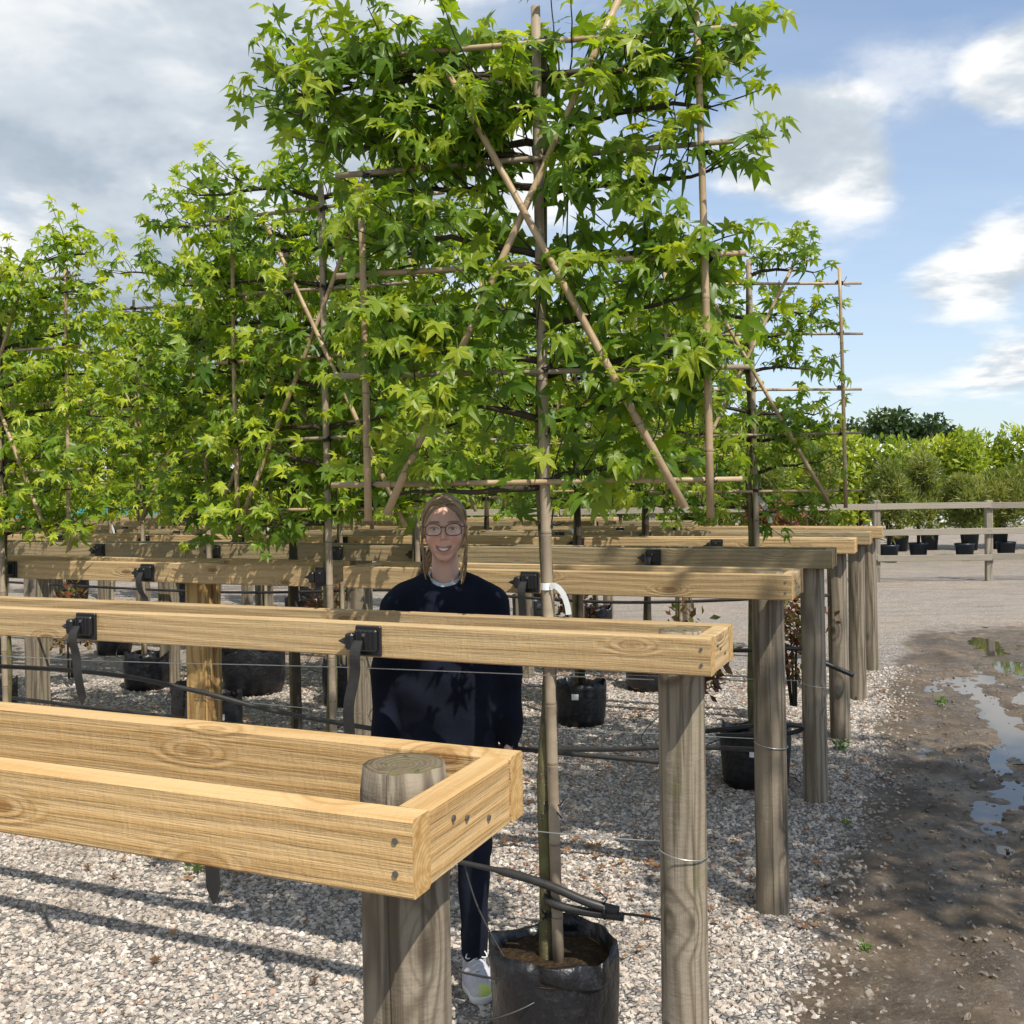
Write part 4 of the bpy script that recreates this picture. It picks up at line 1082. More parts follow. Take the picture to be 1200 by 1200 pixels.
def build_person():
    PX, PY = -.232, 3.47
    root = empty('person', (PX, PY, 0), R(2), label='smiling woman in glasses and navy sweatshirt standing behind the chest-high frame', cat='person')
    HZ = 1.452                      # chin height
    def hp(x, y, z): return (x, y+.005, HZ+z)
    F = Field(cat(lin(-.32, -.10, .005), lin(-.10, .10, .0024), lin(.10, .32, .005)), cat(lin(-.17, -.115, .005), lin(-.115, .02, .0028), lin(.02, .19, .006)), cat(lin(-.01, .62, .009), lin(.62, .86, .0045), lin(.86, 1.36, .009), lin(1.36, 1.70, .0024)))
    # torso, arms, legs
    F.cone((0, .02, 1.21), (0, .02, 1.02), .135, .125, .03, sc=(1, .62, 1)); F.cone((0, .02, 1.0), (0, .025, .86), .135, .155, .04, sc=(1, .68, 1))
    F.cone((-.10, .025, 1.285), (.10, .025, 1.285), .036, .036, .03)
    for s in (-1, 1):
        F.cone((s*.135, .022, 1.28), (s*.192, .032, 1.07), .040, .036, .03); F.cone((s*.192, .032, 1.07), (s*.205, .0, .85), .036, .025, .02)
        F.cone((s*.085, .02, .86), (s*.082, .012, .48), .083, .054, .03); F.cone((s*.082, .012, .48), (s*.080, .03, .09), .054, .034, .02)
        F.cone((s*.08, .045, .045), (s*.084, -.045, .040), .028, .024, .02, sc=(1.0, 1, .7))
        # hand: palm, four fingers, thumb
        w = np.array((s*.205, -.002, .835)); F.cone(w, w+(s*.002, -.008, -.075), .023, .030, .012, sc=(.55, 1.1, 1))
        for j, (dy, ln) in enumerate(((-.031, .070), (-.012, .080), (.008, .074), (.026, .058))):
            a = w+(s*.002, dy-.006, -.080); b = a+(-s*.006, -.003, -ln*.55); c = b+(-s*.016, -.001, -ln*.42); F.cone(a, b, .0088, .0080, .005); F.cone(b, c, .0080, .0068, .004)
        a = w+(-s*.004, -.026, -.022); b = a+(-s*.006, -.024, -.034); c = b+(-s*.008, -.006, -.030); F.cone(a, b, .012, .010, .01); F.cone(b, c, .0098, .0078, .005)
    # neck and head
    F.cone((0, .038, 1.32), hp(0, .024, .05), .049, .043, .02)
    F.ell(hp(0, .012, .128), (.0715, .090, .086), .01); F.ell(hp(0, -.028, .076), (.0560, .060, .074), .028); F.ell(hp(0, -.062, .014), (.020, .018, .015), .024)
    for s in (-1, 1):
        F.ell(hp(s*.036, -.060, .074), (.020, .019, .018), .020)          # cheek raised by the smile
        F.ell(hp(s*.0305, -.101, .108), (.017, .015, .0105), .012, 'sub') # eye socket
        F.chain([hp(s*.0305+.017*a, -.0855+.008*a*a, .1245-.003*a*a-.002*s*a) for a in np.linspace(-1, 1, 5)], .0055, .010)   # brow ridge
        F.chain([hp(s*.0305+.0145*a, -.0825+.006*a*a, .1148-.0040*a*a) for a in np.linspace(-1, 1, 7)], .0028, .002)   # lids
        F.chain([hp(s*.0305+.0145*a, -.0810+.006*a*a, .1022+.0030*a*a) for a in np.linspace(-1, 1, 7)], .0028, .003)
        F.ell(hp(s*.0735, .016, .098), (.008, .019, .030), .006); F.ell(hp(s*.080, .010, .100), (.004, .010, .017), .004, 'sub')
    F.cone(hp(0, -.078, .120), hp(0, -.1070, .081), .0060, .0082, .008)
    for s in (-1, 1): F.ell(hp(s*.0105, -.092, .0770), (.0064, .0085, .0060), .006)
    for s in (-1, 1): F.ell(hp(s*.006, -.100, .0705), (.0032, .004, .003), .002, 'sub')
    sm = lambda a, zc, up, yo: hp(.0265*a, yo+.019*a*a, zc+up*a*a)
    F.chain([sm(a*.9, .0400, .0110, -.0815) for a in np.linspace(-1, 1, 9)], .0085, .014)                    # flesh round the mouth
    for q in np.linspace(-.0035, .0035, 3): F.chain([sm(a*.86, .0392+q, .0118-q*.4, -.0925) for a in np.linspace(-1, 1, 13)], .0040, .0010, 'sub')   # open smile
    F.chain([sm(a*.98, .0472, .0062, -.0890) for a in np.linspace(-1, 1, 13)], .0025, .0025)             # upper lip
    F.chain([sm(a*.94, .0312, .0180, -.0885) for a in np.linspace(-1, 1, 13)], .0030, .0025)              # lower lip
    v, f = F.mesh()
    # colouring: skin, lips, cheeks, brows
    hx, hy, hz = v[:, 0], v[:, 1]-.005, v[:, 2]-HZ
    skin = np.tile(np.array((.68, .42, .32)), (len(v), 1)); front = (hy < -.03)
    def tone(m, c): nonlocal skin; m = np.clip(m, 0, 1)[:, None]; skin = skin*(1-m)+np.array(c)*m
    for s in (-1, 1):
        tone(.55*np.exp(-(((hx-s*.040)/.018)**2+((hz-.066)/.016)**2))*front, (.62, .26, .20))
        bz = .1275-7.0*(hx-s*.030)**2*1.0
        tone(.95*np.exp(-(((hz-bz-.0035)/.0028)**2))*(abs(hx-s*.032) < .0185)*front, (.085, .045, .028))
        lz = .1146-.0040*((hx-s*.0305)/.0145)**2
        tone(.97*np.exp(-(((hz-lz+.0016)/.0024)**2))*(abs(hx-s*.0305) < .0155)*(hy < -.07), (.05, .028, .02))
    tone(.35*np.exp(-((hx/.014)**2+((hz-.080)/.012)**2))*(hy < -.09), (.64, .27, .20))
    a = hx/.0265; on = (abs(a) < 1.04)*(hy < -.055)
    tone(.85*on*(np.abs(hz-(.0470+.0065*a*a)) < .0030), (.50, .19, .16)); tone(.85*on*(np.abs(hz-(.0300+.0180*a*a)) < .0036), (.54, .21, .17))
    tone(.95*on*(hz > .0334+.018*a*a)*(hz < .0442+.0065*a*a), (.10, .02, .02))
    def b_skin(t, bs):
        c = t.new('ShaderNodeAttribute', attribute_name='skin').outputs['Color']; geo = t.new('ShaderNodeNewGeometry')
        n = t.noise(geo.outputs['Position'], 60, 4, .6)
        t.l.new(t.mix(t.rng(n, .4, .75, 0, .12), c, (.50, .22, .16)), bs.inputs['Base Color'])
        bs.inputs['Subsurface Weight'].default_value = .12; bs.inputs['Subsurface Radius'].default_value = (.012, .004, .002); bs.inputs['Subsurface Scale'].default_value = .5
        t.l.new(t.bump(t.noise(geo.outputs['Position'], 700, 2), .08, .001), bs.inputs['Normal'])
    ms = mat('skin', b_skin, rough=.48, spec=.4)
    me = fast_mesh('body', v, f, ms, None, True); at = me.attributes.new('skin', 'FLOAT_COLOR', 'POINT')
    at.data.foreach_set('color', np.concatenate([skin, np.ones((len(v), 1))], 1).astype(np.float32).ravel()); obj('body', me, root)
    # eyes and teeth
    def b_eye(t, bs):
        tc = t.new('ShaderNodeTexCoord'); x, y, z = t.sep(tc.outputs['Object']); d = t.vmath('LENGTH', t.comb(x, 0.0, z))
        c = t.mix(t.rng(d, .0050, .0056), (.035, .045, .04), (.50, .46, .43)); t.l.new(t.mix(t.rng(d, .0022, .0026), (.004, .004, .004), c), bs.inputs['Base Color'])
    me_ = mat('eye', b_eye, rough=.12, spec=.6)
    m = MB(); m.add(*lathe([(.0118*math.sin(a), .0118*math.cos(a)) for a in np.linspace(.001, 3.14, 12)], 16)); ed = m.data('eye', me_)
    for q in ed.vertices: q.co = Vector((q.co.x, -q.co.z, q.co.y))
    fix_normals(ed)
    for s in (-1, 1): obj('eye', ed, root, loc=hp(s*.0305, -.0735, .1085))
    tm = mat('teeth', color=(.80, .77, .70), rough=.25); vv = []; ff = []
    for i, a in enumerate(np.linspace(-.80, .80, 17)):
        for z in (.0458+.0064*a*a, .0358+.0150*a*a): p = hp(.0265*a, -.0900+.017*a*a + (.0006 if i % 2 == 0 else 0), z); vv.append(p)
    ff = [(2*i, 2*i+1, 2*i+3, 2*i+2) for i in range(16)]; n = len(vv); vv += [(p[0], p[1]+.004, p[2]) for p in vv]; ff += [(n+2*i, n+2*i+2, n+2*i+3, n+2*i+1) for i in range(16)]
    obj('teeth', mesh_data('teeth', vv, ff, tm), root)
    # clothes ------------------------------------------------------
    def cloth(name, col, fold=.003, rough=.9):
        def b(t, bs):
            geo = t.new('ShaderNodeNewGeometry'); n = t.noise(geo.outputs['Position'], 9, 4, .6); w = t.noise(geo.outputs['Position'], 900, 2)
            t.l.new(t.mix(t.rng(n, .35, .7), col, tuple(c*1.7+.001 for c in col)), bs.inputs['Base Color']); t.l.new(t.bump(t.math('ADD', n, t.math('MULTIPLY', w, .08)), .35, .02), bs.inputs['Normal'])
            bs.inputs['Sheen Weight'].default_value = .0; bs.inputs['Sheen Roughness'].default_value = .5
        return mat(name, b, rough=rough, spec=.2)
    navy = cloth('navy_sweatshirt', (.0030, .0044, .0110)); leg = cloth('navy_leggings', (.007, .009, .017)); grey = cloth('grey_collar', (.36, .39, .41))
    def wrinkle(G, amp, region=None):
        X, Y, Z = np.meshgrid(*G.ax, indexing='ij', sparse=True)
        G.F += (amp*np.sin(Z*38+np.sin(X*17+1)*1.6+Y*9)*np.cos(X*13+Z*7) + .5*amp*np.sin(X*46+Z*31+Y*24)).astype(np.float32)
    G = Field(lin(-.33, .33, .0055), lin(-.17, .20, .0055), lin(.76, 1.45, .0055))
    G.cone((0, .02, 1.23), (0, .018, 1.02), .168, .178, .03, sc=(1, .66, 1)); G.cone((0, .018, 1.02), (0, .018, .88), .180, .172, .03, sc=(1, .68, 1))
    G.cone((-.115, .02, 1.305), (.115, .02, 1.305), .060, .060, .05); 
    for s in (-1, 1):
        G.cone((s*.140, .02, 1.298), (s*.050, .03, 1.366), .055, .040, .04)
        G.cone((s*.148, .02, 1.292), (s*.198, .032, 1.07), .064, .056, .035); G.cone((s*.198, .032, 1.07), (s*.210, .0, .865), .056, .046, .03); G.cone((s*.210, .0, .865), (s*.209, -.002, .825), .037, .034, .006)
    wrinkle(G, .0045)
    G.cone((0, .030, 1.400), (0, .000, 1.56), .060, .080, .006, 'sub'); G.cone((0, -.012, 1.405), (0, -.05, 1.50), .052, .07, .008, 'sub')
    for s in (-1, 1): G.cone((s*.209, -.003, .815), (s*.209, -.003, .75), .027, .027, .004, 'sub')
    v, f = G.mesh(); sw = obj('sweatshirt', fast_mesh('sweatshirt', v, f, navy, None, True), root)
    nk = lambda a, r, dz: (r*math.cos(a), .030+r*.92*math.sin(a)-.010*(math.sin(a) < 0)*abs(math.sin(a)), 1.372+.020*math.sin(a)+dz)
    m = MB(); m.add(*tube([nk(a, .0685, 0) for a in np.linspace(0, 6.283, 41)], .0105, 8, False)); m.obj('neck_rib', navy, sw)
    m = MB()
    for q in range(3): m.add(*tube([nk(a, .0605-q*.0025, .010+q*.0075*(.55+.45*abs(math.cos(a)))) for a in np.linspace(0, 6.283, 41)], .0075-q*.0012, 8, False))
    m.obj('shirt_collar', grey, root)
    G = Field(lin(-.22, .22, .006), lin(-.14, .18, .006), lin(.07, 1.0, .006))
    G.cone((0, .022, .98), (0, .03, .87), .140, .160, .04, sc=(1, .70, 1))
    for s in (-1, 1):
        G.cone((s*.085, .02, .86), (s*.082, .012, .48), .090, .060, .025); G.cone((s*.082, .012, .48), (s*.080, .03, .11), .060, .041, .02); G.cone((s*.080, .03, .17), (s*.080, .03, .12), .046, .044, .01)
    wrinkle(G, .0016); v, f = G.mesh(); obj('leggings', fast_mesh('leggings', v, f, leg, None, True), root)
    # trainers -----------------------------------------------------
    up = cloth('grey_lilac_mesh', (.52, .50, .55)); sole = mat('white_rubber_sole', color=(.74, .73, .70), rough=.6)
    def b_toe(t, bs):
        tc = t.new('ShaderNodeTexCoord'); x, y, z = t.sep(tc.outputs['Object'])
        k = t.math('MULTIPLY', t.rng(y, -.115, -.140, 0, 1, True), t.rng(x, -.02, .015, 0, 1, True))
        n = t.noise(tc.outputs['Object'], 260, 2); c = t.mix(t.rng(n, .4, .6), (.46, .44, .49), (.60, .58, .62))
        t.l.new(t.mix(k, c, (.62, .70, .16)), bs.inputs['Base Color']); t.l.new(t.bump(n, .3, .002), bs.inputs['Normal'])
    up = mat('grey_lilac_mesh_upper', b_toe, rough=.8)
    for s in (-1, 1):
        sh = empty('shoe', (s*.082, .035, 0), R(s*6)); sh.parent = root
        G = Field(lin(-.075, .075, .003), lin(-.21, .11, .004), lin(-.005, .13, .003))
        G.cone((0, .045, .045), (0, -.05, .042), .036, .040, .02, sc=(1, 1, .95)); G.cone((0, -.05, .040), (.004*s, -.125, .030), .042, .034, .03, sc=(1.05, 1, .85)); G.cone((0, .045, .05), (0, .03, .105), .036, .036, .02); G.cone((0, -.06, .06), (0, .0, .09), .026, .030, .02)
        G.cone((0, .03, .13), (0, .03, .10), .030, .028, .005, 'sub'); X, Y, Z = np.meshgrid(*G.ax, indexing='ij', sparse=True); G.F = np.maximum(G.F, .012-Z+0*X+0*Y).astype(np.float32)
        v, f = G.mesh(); obj('upper', fast_mesh('upper', v, f, up, None, True), sh)
        G = Field(lin(-.075, .075, .003), lin(-.22, .11, .004), lin(-.012, .05, .003))
        G.cone((0, .045, .02), (0, -.05, .02), .043, .046, .01); G.cone((0, -.05, .02), (.004*s, -.128, .02), .046, .039, .02); X, Y, Z = np.meshgrid(*G.ax, indexing='ij', sparse=True)
        G.F = np.maximum(np.maximum(G.F, .002-Z+0*X+0*Y), Z-.026-.05*np.clip(-Y-.14, 0, 1)+0*X).astype(np.float32); v, f = G.mesh(); obj('sole', fast_mesh('sole', v, f, sole, None, True), sh)
        m = MB()
        for j in range(4):
            y = -.085+j*.022; z = .080+j*.0105; m.add(*tube(smooth_path([(-.026, y, z-.016), (0, y-.004, z+.004), (.026, y+.012, z-.014)], 4), .0028, 6))
        for q in (-1, 1): m.add(*tube(smooth_path([(0, -.02, .116), (q*.022, -.03, .125), (q*.036, -.045, .108), (q*.018, -.04, .104), (0, -.02, .113)], 5), .0022, 6))
        m.obj('lace', sole, sh)
    # hair ---------------------------------------------------------
    def b_hair(t, bs):
        a = t.new('ShaderNodeAttribute', attribute_name='tint').outputs['Fac']; geo = t.new('ShaderNodeNewGeometry'); n = t.noise(t.vmath('MULTIPLY', geo.outputs['Position'], (1, 1, .12)), 420, 3, .6)
        t.l.new(t.ramp(t.math('ADD', t.math('MULTIPLY', a, .6), t.math('MULTIPLY', n, .4)), [(.15, (.11, .068, .036)), (.5, (.30, .195, .10)), (.85, (.58, .42, .24))]), bs.inputs['Base Color'])
        t.l.new(t.bump(n, .5, .003), bs.inputs['Normal'])
    hm = mat('dark_blonde_hair', b_hair, rough=.38, spec=.45)
    hr = empty('hair', (0, 0, 0)); hr.parent = root
    G = Field(lin(-.10, .10, .003), lin(-.12, .14, .003), cat(lin(1.36, 1.70, .003)))
    G.ell(hp(0, .016, .130), (.0750, .0925, .0895), .01); G.ell(hp(0, .045, .07), (.064, .06, .06), .03); G.ell(hp(0, .11, .11), (.026, .026, .026), .02)
    G.ell(hp(0, -.088, .088), (.068, .074, .094), .006, 'sub'); X, Y, Z = np.meshgrid(*G.ax, indexing='ij', sparse=True)
    G.F += (.0003*np.sin(X*420+np.sin(Z*30)*2)).astype(np.float32); v, f = G.mesh(); obj('scalp_hair', fast_mesh('scalp_hair', v, f, hm, np.full(len(v), .42), True), hr)
    g = random.Random(3); mb = MB(); tn = []
    def strand(pts, r, tint):
        v, f = tube(smooth_path(pts, 5), [r*(1-.6*(i/(5*(len(pts)-1)))) for i in range(5*(len(pts)-1)+1)], 5, False); mb.add(v, f); tn.extend([tint]*len(v))
    for i in range(240):      # combed back from the parting
        s = g.choice((-1, 1)); y0 = g.uniform(-.062, .03); j = lambda q=.003: g.uniform(-q, q)
        e = 1.012
        def on(th, y):    # point on the hair cap at side angle th
            k = math.sqrt(max(.02, 1-((y-.016)/.0935)**2)); return hp(s*.0765*e*k*math.sin(th), y, .130+.0910*e*k*math.cos(th))
        pts = [on(.004, y0), on(.45+j(.05), y0+.012), on(.95+j(.06), y0+.032), on(1.4+j(.05), y0+.055), hp(s*.055, .085+j(.01), .09+j(.012)), hp(s*.015, .118, .105+j(.01))]
        strand(pts, g.uniform(.0012, .0022), g.uniform(.05, 1.0))
    for i in range(46):       # loose locks framing the face
        s = -1 if i < 16 else 1; j = lambda q: g.uniform(-q, q)
        L = g.uniform(.02, .06) if s > 0 else g.uniform(-.02, .05)
        pts = [hp(s*.006, -.066+j(.004), .214), hp(s*.040+j(.004), -.070+j(.006), .193), hp(s*.066+j(.004), -.052+j(.008), .150), hp(s*.0735+j(.004), -.046+j(.010), .095), hp(s*.073+j(.005), -.040+j(.010), .040), hp(s*(.066+j(.010)), -.036+j(.012), .010-L), hp(s*(.055+j(.012)), -.034+j(.012), -.02-L)]
        strand(pts, g.uniform(.0012, .0024), g.uniform(.1, 1.0))
    for i in range(90):       # ponytail falling behind the shoulder
        j = lambda q: g.uniform(-q, q)
        strand([hp(j(.012), .125, .108+j(.012)), hp(-.02+j(.016), .145, .07), hp(-.06+j(.018), .125+j(.02), .0), hp(-.085+j(.02), .10+j(.02), -.07), hp(-.10+j(.022), .09+j(.02), -.15+j(.03))], g.uniform(.0012, .0022), g.uniform(.0, .9))
    me = mesh_data('strands', mb.v, mb.f, hm, True, None, {'tint': tn}); obj('strands', me, hr, kind='stuff')
    # glasses ------------------------------------------------------
    gl = empty('glasses', (0, 0, 0)); gl.parent = root; fm = mat('tortoise_frame', color=(.030, .014, .010), rough=.2, spec=.5)
    lm = bpy.data.materials.new('lens'); lm.use_nodes = True; t = NT(lm.node_tree); o = t.n['Material Output']
    tr = t.new('ShaderNodeBsdfTransparent'); gs = t.new('ShaderNodeBsdfGlossy'); gs.inputs['Roughness'].default_value = .02; mx = t.new('ShaderNodeMixShader'); mx.inputs[0].default_value = .10
    t.l.new(tr.outputs[0], mx.inputs[1]); t.l.new(gs.outputs[0], mx.inputs[2]); t.l.new(mx.outputs[0], o.inputs[0])
    for s in (-1, 1):
        rim = []
        for a in np.linspace(0, 6.283, 29):
            ca, sa = math.cos(a), math.sin(a); q = (abs(ca)**2.3+abs(sa)**2.3)**(-1/2.3); x = .0265*ca*q; z = .0195*sa*q - (.0025*abs(x)/.026 if sa < 0 else 0)
            rim.append(hp(s*.0335+x, -.1015+2.2*(abs(s*.0335+x)/1)**2*1.3, .1065+z))
        m = MB(); m.add(*tube(rim, .0016, 6, False)); m.obj('rim', fm, gl)
        obj('lens', mesh_data('lens', rim[:-1], [tuple(range(28))], lm, False), gl)
        m = MB(); m.add(*tube([hp(s*.0595, -.0915, .115), hp(s*.0685, -.082, .116), hp(s*.0755, -.03, .114), hp(s*.0775, .012, .112), hp(s*.077, .03, .095)], .0017, 6)); m.obj('temple', fm, gl)
    m = MB(); m.add(*tube(smooth_path([hp(-.0085, -.1005, .1125), hp(0, -.1035, .1155), hp(.0085, -.1005, .1125)], 4), .0019, 6)); m.obj('bridge', fm, gl)
    return root
build_person()
#@@DETAILS
# ------------------------------------------------------------------ pipes, wires, ties, labels, weeds and litter
def pipe(name, label, cat_, pts, r, m, group=None, n=6, seg=8):
    mb = MB(); mb.add(*tube(smooth_path(pts, seg), r, n)); return mb.obj(name, m, None, label=label, cat=cat_, group=group)
def P(k, t, off, z): x, y = on_row(k, t, off); return (x, y, z)
def build_details():
    g = random.Random(17)
    # irrigation pipes slung along the rows
    pipe('irrigation_pipe', 'black irrigation pipe sagging between the two nearest round posts, across the open gravel', 'pipe', [P(3, .0, -.085, .61), P(3, .35, -.085, .595), P(3, .8, -.085, .545), P(3, 1.5, -.08, .50), P(3, 2.6, -.08, .51), P(3, 4.6, -.08, .55)], .0105, M['hose'])
    pipe('irrigation_pipe', 'black irrigation pipe under the second frame behind the woman', 'pipe', [P(4, .05, .08, .82), P(4, 1.2, .085, .74), P(4, 2.6, .08, .76), P(4, 4.2, .09, .70), P(4, 7, .08, .78)], .011, M['hose'])
    pipe('irrigation_pipe', 'black irrigation pipe under the third frame behind the woman', 'pipe', [P(5, .05, .08, .95), P(5, 1.5, .085, .86), P(5, 3.2, .08, .90), P(5, 5.2, .09, .84), P(5, 9, .08, .9)], .012, M['hose'])
    pipe('irrigation_pipe', 'black hose end looped beside the post of the second frame behind the woman', 'pipe', [P(4, .55, .16, .36), P(4, .25, .18, .42), P(4, 0.05, .17, .43), P(4, .12, .14, .38), P(4, .5, .12, .33)], .013, M['hose'])
    pipe('irrigation_pipe', 'thick black hose stub poking past the posts towards the mud', 'pipe', [P(5, .35, .1, .62), P(5, .1, .12, .52), P(5, -.10, .12, .44)], .016, M['hose'])
    pipe('irrigation_pipe', 'black irrigation pipe clipped along the underside of the chest-high frame', 'pipe', [P(2, .15, -.75, .74), P(2, .9, -.62, .78), P(2, 1.55, -.42, .88), P(2, 1.9, -.30, .97), P(2, 2.3, -.2, 1.03), P(2, 3.3, -.18, 1.02), P(2, 4.8, -.2, 1.0)], .009, M['hose'])
    # steel wires strained from post to post
    for k, z, lab in ((2, .72, 'thin steel wire tied round the post of the chest-high frame'), (3, .66, 'thin steel wire tied round the post of the frame behind the woman'), (4, .62, 'thin steel wire tied round the post of the second frame behind the woman')):
        r = .0665; ring = [P(k, r*math.cos(a), r*math.sin(a), z+.01*math.cos(a)) for a in np.linspace(.4, 6.0, 16)]
        L = 2.8 if k > 2 else 4.5
        pipe('straining_wire', lab, 'wire', ring + [P(k, .5, .02, z+.005), P(k, L*.5, .03, z-.012), P(k, L, .07, z+.01)], .0016, M['wire'], None, 5, 3)
    pipe('straining_wire', 'thin steel wire running just below the chest-high frame', 'wire', [P(2, .05, .075, 1.185), P(2, 1.0, .10, 1.17), P(2, 2.4, .11, 1.135), P(2, 4.6, .09, 1.16)], .0014, M['wire'], None, 5, 4)
    # padded tree tie round the main trunk
    x, y = on_row(2, .45, -.1725); T = lambda t, o, z: (x+U.x*t-V.x*o, y+U.y*t-V.y*o, z)
    tie = empty('tree_tie', (0, 0, 0), label='black padded tree tie gripping the trunk above the bag pot', cat='tie')
    mb = MB(); mb.add(*tube(smooth_path([T(.34, .06, .56), T(.12, .06, .545), T(-.02, .062, .525), T(-.14, .055, .49), T(-.225, .03, .468)], 6), [.008]*6+[.013]*12+[.0135]*7, 9)); mb.obj('padded_arm', M['rubber'], tie)
    mb = MB(); mb.add(*tube(smooth_path([T(.015, -.03, .478), T(-.02, .052, .474), T(-.10, .055, .462), T(-.24, .03, .452)], 6), .0125, 9)); mb.obj('padded_arm', M['rubber'], tie)
    mb = MB(); mb.add(*tube([T(-.185, .045, .490), T(-.19, .062, .470), T(-.187, .045, .445), T(-.184, .022, .465), T(-.185, .045, .490)], .004, 6)); mb.add(*tube([T(-.185, .05, .49), T(-.20, .06, .51), T(-.175, .055, .525)], .003, 5)); mb.obj('cable_tie', M['black'], tie)
    mb = MB(); mb.add(*tube(smooth_path([T(-.235, .03, .462), T(-.30, .03, .464), T(-.36, .03, .461)], 4), .004, 6)); mb.obj('cord', M['hose'], tie)
    # white plastic label looped round the main stake
    lab = empty('plant_label', T(-.02, .035, 1.40), ROT, label='curved white plastic label hanging from the stake beside the woman', cat='label')
    lab.scale = (.8, .8, .8)
    m = MB(); ring = [(.022*math.cos(a), .024*math.sin(a), .02) for a in np.linspace(0, 6.283, 15)]
    v = []; f = []
    for i, p in enumerate(ring): v += [(p[0], p[1], -.012), (p[0], p[1], .014)]
    f = [(2*i, 2*i+2, 2*i+3, 2*i+1) for i in range(14)]; m.add(v, f)
    pts = smooth_path([(-.020, .02, .003), (-.045, .024, .004), (-.072, .026, -.022), (-.088, .026, -.062), (-.094, .026, -.098)], 5); v = []; f = []
    for i, p in enumerate(pts):
        d = (pts[min(i+1, len(pts)-1)]-pts[max(0, i-1)]).normalized(); n = Vector((d.z, 0, -d.x))*.0105
        v += [p+n, p-n, p-n+Vector((0, -.0012, 0)), p+n+Vector((0, -.0012, 0))]
    for i in range(len(pts)-1):
        for k in range(4): f.append((4*i+k, 4*i+(k+1) % 4, 4*i+4+(k+1) % 4, 4*i+4+k))
    m.add(v, f); m.obj('band', M['white'], lab, False)
    for i, (k, t, off, z, lb) in enumerate(((4, .32, -.21, 1.62, 'white label strip on the stake of the tree at the lane end'), (5, 1.80, .20, 1.40, 'white label strip on a trunk of the third frame behind the woman'), (6, 5.46, .20, 1.45, 'white label strip on a trunk of the fourth frame behind the woman'), (6, 7.41, .20, 1.40, 'white label strip on the trunk next to the green tunnel netting'))):
        m = MB(); m.add(*band([(0, 0, 0), (.02, .01, -.04), (.045, .01, -.10), (.05, .01, -.16), (.05, .01, -.162)], .026, .0015)); me = m.data('plant_label', M['white'], False); fix_normals(me)
        obj('plant_label', me, None, P(k, t, off, z), (0, R(-8), ROT+R(180)), label=lb, cat='label')
    # drip tubes looping to the pots
    pipe('drip_tube', 'thin black drip tube looping over the rim of the big bag pot', 'tube', [T(.30, .05, .55), T(.30, .12, .40), T(.24, .20, .22), T(.12, .24, .19), T(-.02, .15, .23), T(-.06, .02, .28)], .0032, M['hose'])
    pipe('drip_tube', 'straight thin black tube slanting down into the big bag pot', 'tube', [T(.26, .05, .55), T(.20, .07, .42), T(.08, .09, .26), T(.0, .1, .20)], .003, M['hose'])
    pipe('drip_tube', 'thin black tube lying across the laces of the white trainer', 'tube', [T(.55, .0, .30), T(.34, .06, .235), T(.18, .12, .25), T(.05, .14, .27)], .0035, M['hose'])
    for i, (k, t) in enumerate(((3, 1.9), (4, .45), (4, 3.7), (5, 1.9), (5, 3.6), (4, 2.2), (5, 5.6), (3, 3.7))):
        a = g.uniform(.2, .5)
        pipe('drip_tube', 'thin black drip tube dropping from an irrigation pipe to a bag pot', 'tube', [P(k, t, .09, .62), P(k, t+a*.6, .16, .50), P(k, t+a, .22, .30), P(k, t+a*.5, .26, .26), P(k, t, .2, .34)], .003, M['hose'], 'drip tubes to the pots')
    # reddish acers standing low between the frames
    for i, (k, t, off, s, lb) in enumerate(((4, .62, .33, .30, 'small red-brown leaved shrub beside the split round post'), (5, .25, .30, .26, 'small red-brown shrub between the weathered posts of two frames'), (7, 3.0, -.4, .30, 'dry brownish shrub under the far frames near the woman'), (6, 4.6, .3, .26, 'dry brownish shrub under the fourth frame behind the woman'), (5, 6.4, .35, .28, 'dry brownish shrub under the third frame behind the woman'))):
        x, y = on_row(k, t, off)
        bush('red_shrub', lb, 'shrub', 'low reddish shrubs between the frames', (x, y, .28 if i < 2 else .1), (s, s, s*1.25), 520, .06, .034, M['red'], 300+i, lumps=16, zc=.5, tint=(.0, .9))
    bush('red_shrub', 'dark red shrub rising behind the far frame ends', 'shrub', 'low reddish shrubs between the frames', (*on_row(7, .9, -.5), .55), (.34, .3, .34), 420, .085, .05, M['red'], 310, lumps=12, zc=.7)
    # weeds
    wv = [(1.62, 5.0, .03, 'small green weed sprouting beside the fourth round post'), (2.05, 6.45, .06, 'green weed at the foot of a weathered post by the mud'), (3.15, 7.6, .05, 'tall leafy weed growing at the edge of the wheel ruts'), (1.25, 3.7, .025, 'tiny weed in the sunlit gravel by the round post'), (-1.42, 4.55, .06, 'small green weed in the gravel under the golden boards')]
    for i, (x, y, s, lb) in enumerate(wv):
        bush('weed', lb, 'weed', 'weeds in the gravel and mud', (x, y, height(x, y)), (s, s, s*.8), 46, .075*s/.1, .028*s/.1, M['weed'], 330+i, stem=False, lumps=6, zc=s*.5, upright=.7, tint=(.3, 1))
    for i, (dt, do) in enumerate(((.10, .06), (.02, .02), (.05, .11))):
        p = T(dt, do, .225); bush('weed', ['pale seedling growing in the compost of the big bag pot', 'darker upright seedling beside the trunk in the big bag pot', 'small seedling at the front of the big bag pot'][i], 'weed', 'weeds in the gravel and mud', p, (.035, .03, .04), 14, .06, .022, M['weed'], 350+i, stem=False, lumps=4, zc=.04, upright=.9, tint=(.6, 1))
    # fallen leaves, single ones in front and litter between the rows
    fl = [[mesh_data('fallen_leaf', [(p[0], p[1], abs(p[2])*.45+.10*abs(math.sin(4*p[0]+s))) for p in v], f, M['litter'], False, None, {'tint': [t]*len(v)}) for s, (v, f) in enumerate(LEAFV[:4])] for t in (.15, .45, .8)]
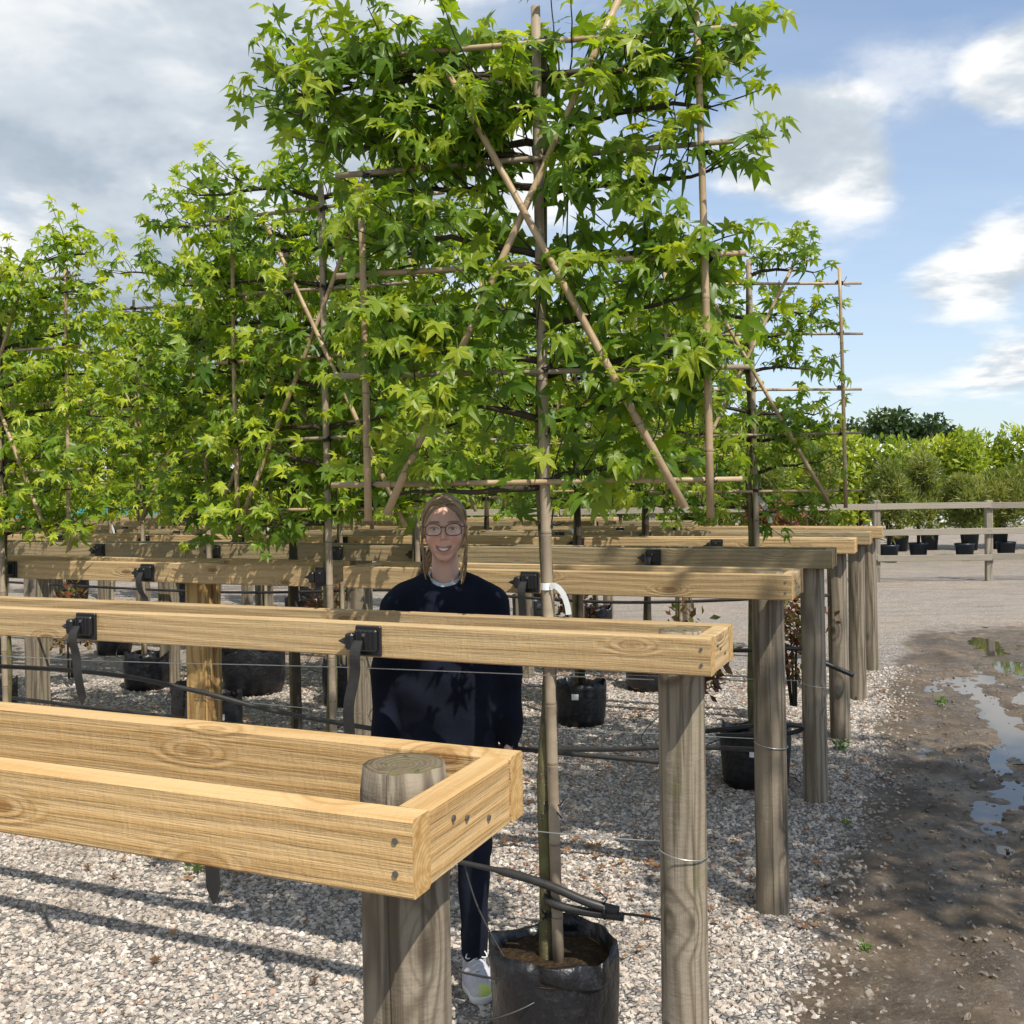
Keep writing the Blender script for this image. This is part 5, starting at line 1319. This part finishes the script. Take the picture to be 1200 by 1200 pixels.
    for i in range(70):
        y = g.uniform(3.3, 6.2); x = g.uniform(-.5*y, .34*y+.3)
        o = obj('fallen_leaf', fl[g.randrange(3)][g.randrange(4)], None, (x, y, height(x, y)+.016), (R(g.uniform(-20, 20)), R(g.uniform(-20, 20)), g.uniform(0, 6.28)), label='dry reddish-brown fallen leaf lying on the gravel', cat='leaf', group='fallen leaves on the gravel'); s = g.uniform(.016, .034); o.scale = (s, s, s*1.1)
    n = 5200; vs = []; fs = []; ts = []; q = np.random.default_rng(6); b = 0
    for i in range(n):
        k = int(q.integers(3, 7)); t = q.uniform(-.2, 6.0); off = q.normal(0, .30)-.25; x, y = on_row(k, t, off)
        if abs(x) > .55*y+.3: continue
        A, F = LV[int(q.integers(0, 6))]; s = q.uniform(.012, .034); e = Quaternion((0, 0, 1), q.uniform(0, 6.28)).to_matrix() @ Quaternion((1, 0, 0), q.normal(0, .22)).to_matrix()
        W = (A*np.array((1, 1, -.5))*s) @ np.array(e).T + np.array((x, y, .016+q.uniform(0, .012))); vs.append(W); fs.append(F+b); b += len(A); ts.append(np.full(len(A), q.uniform(0, 1)))
    obj('leaf_litter', fast_mesh('leaf_litter', np.concatenate(vs), np.concatenate(fs), M['litter'], np.concatenate(ts)), label='brown dry leaf litter scattered between the rows', kind='stuff')
    # a few dead twigs on the mud
    for i in range(9):
        x = g.uniform(1.5, 3.4); y = g.uniform(3.6, 6.6); a = g.uniform(0, 6.28); L = g.uniform(.05, .13); z = height(x, y)+.006
        mb = MB(); mb.add(*tube([(x-L*math.cos(a), y-L*math.sin(a), z), (x+.01, y+.012, z+.006), (x+L*math.cos(a), y+L*math.sin(a), z+.002)], [.003, .0035, .0015], 5)); mb.obj('twig', M['limb'], None, label='dead brown twig lying on the dark mud', cat='twig', group='twigs on the mud')
build_details()
scene.cycles.max_bounces = 5; scene.cycles.diffuse_bounces = 2; scene.cycles.glossy_bounces = 2; scene.cycles.transmission_bounces = 3; scene.cycles.transparent_max_bounces = 6
scene.cycles.use_adaptive_sampling = True; scene.cycles.adaptive_threshold = .025
scene.cycles.use_denoising = True
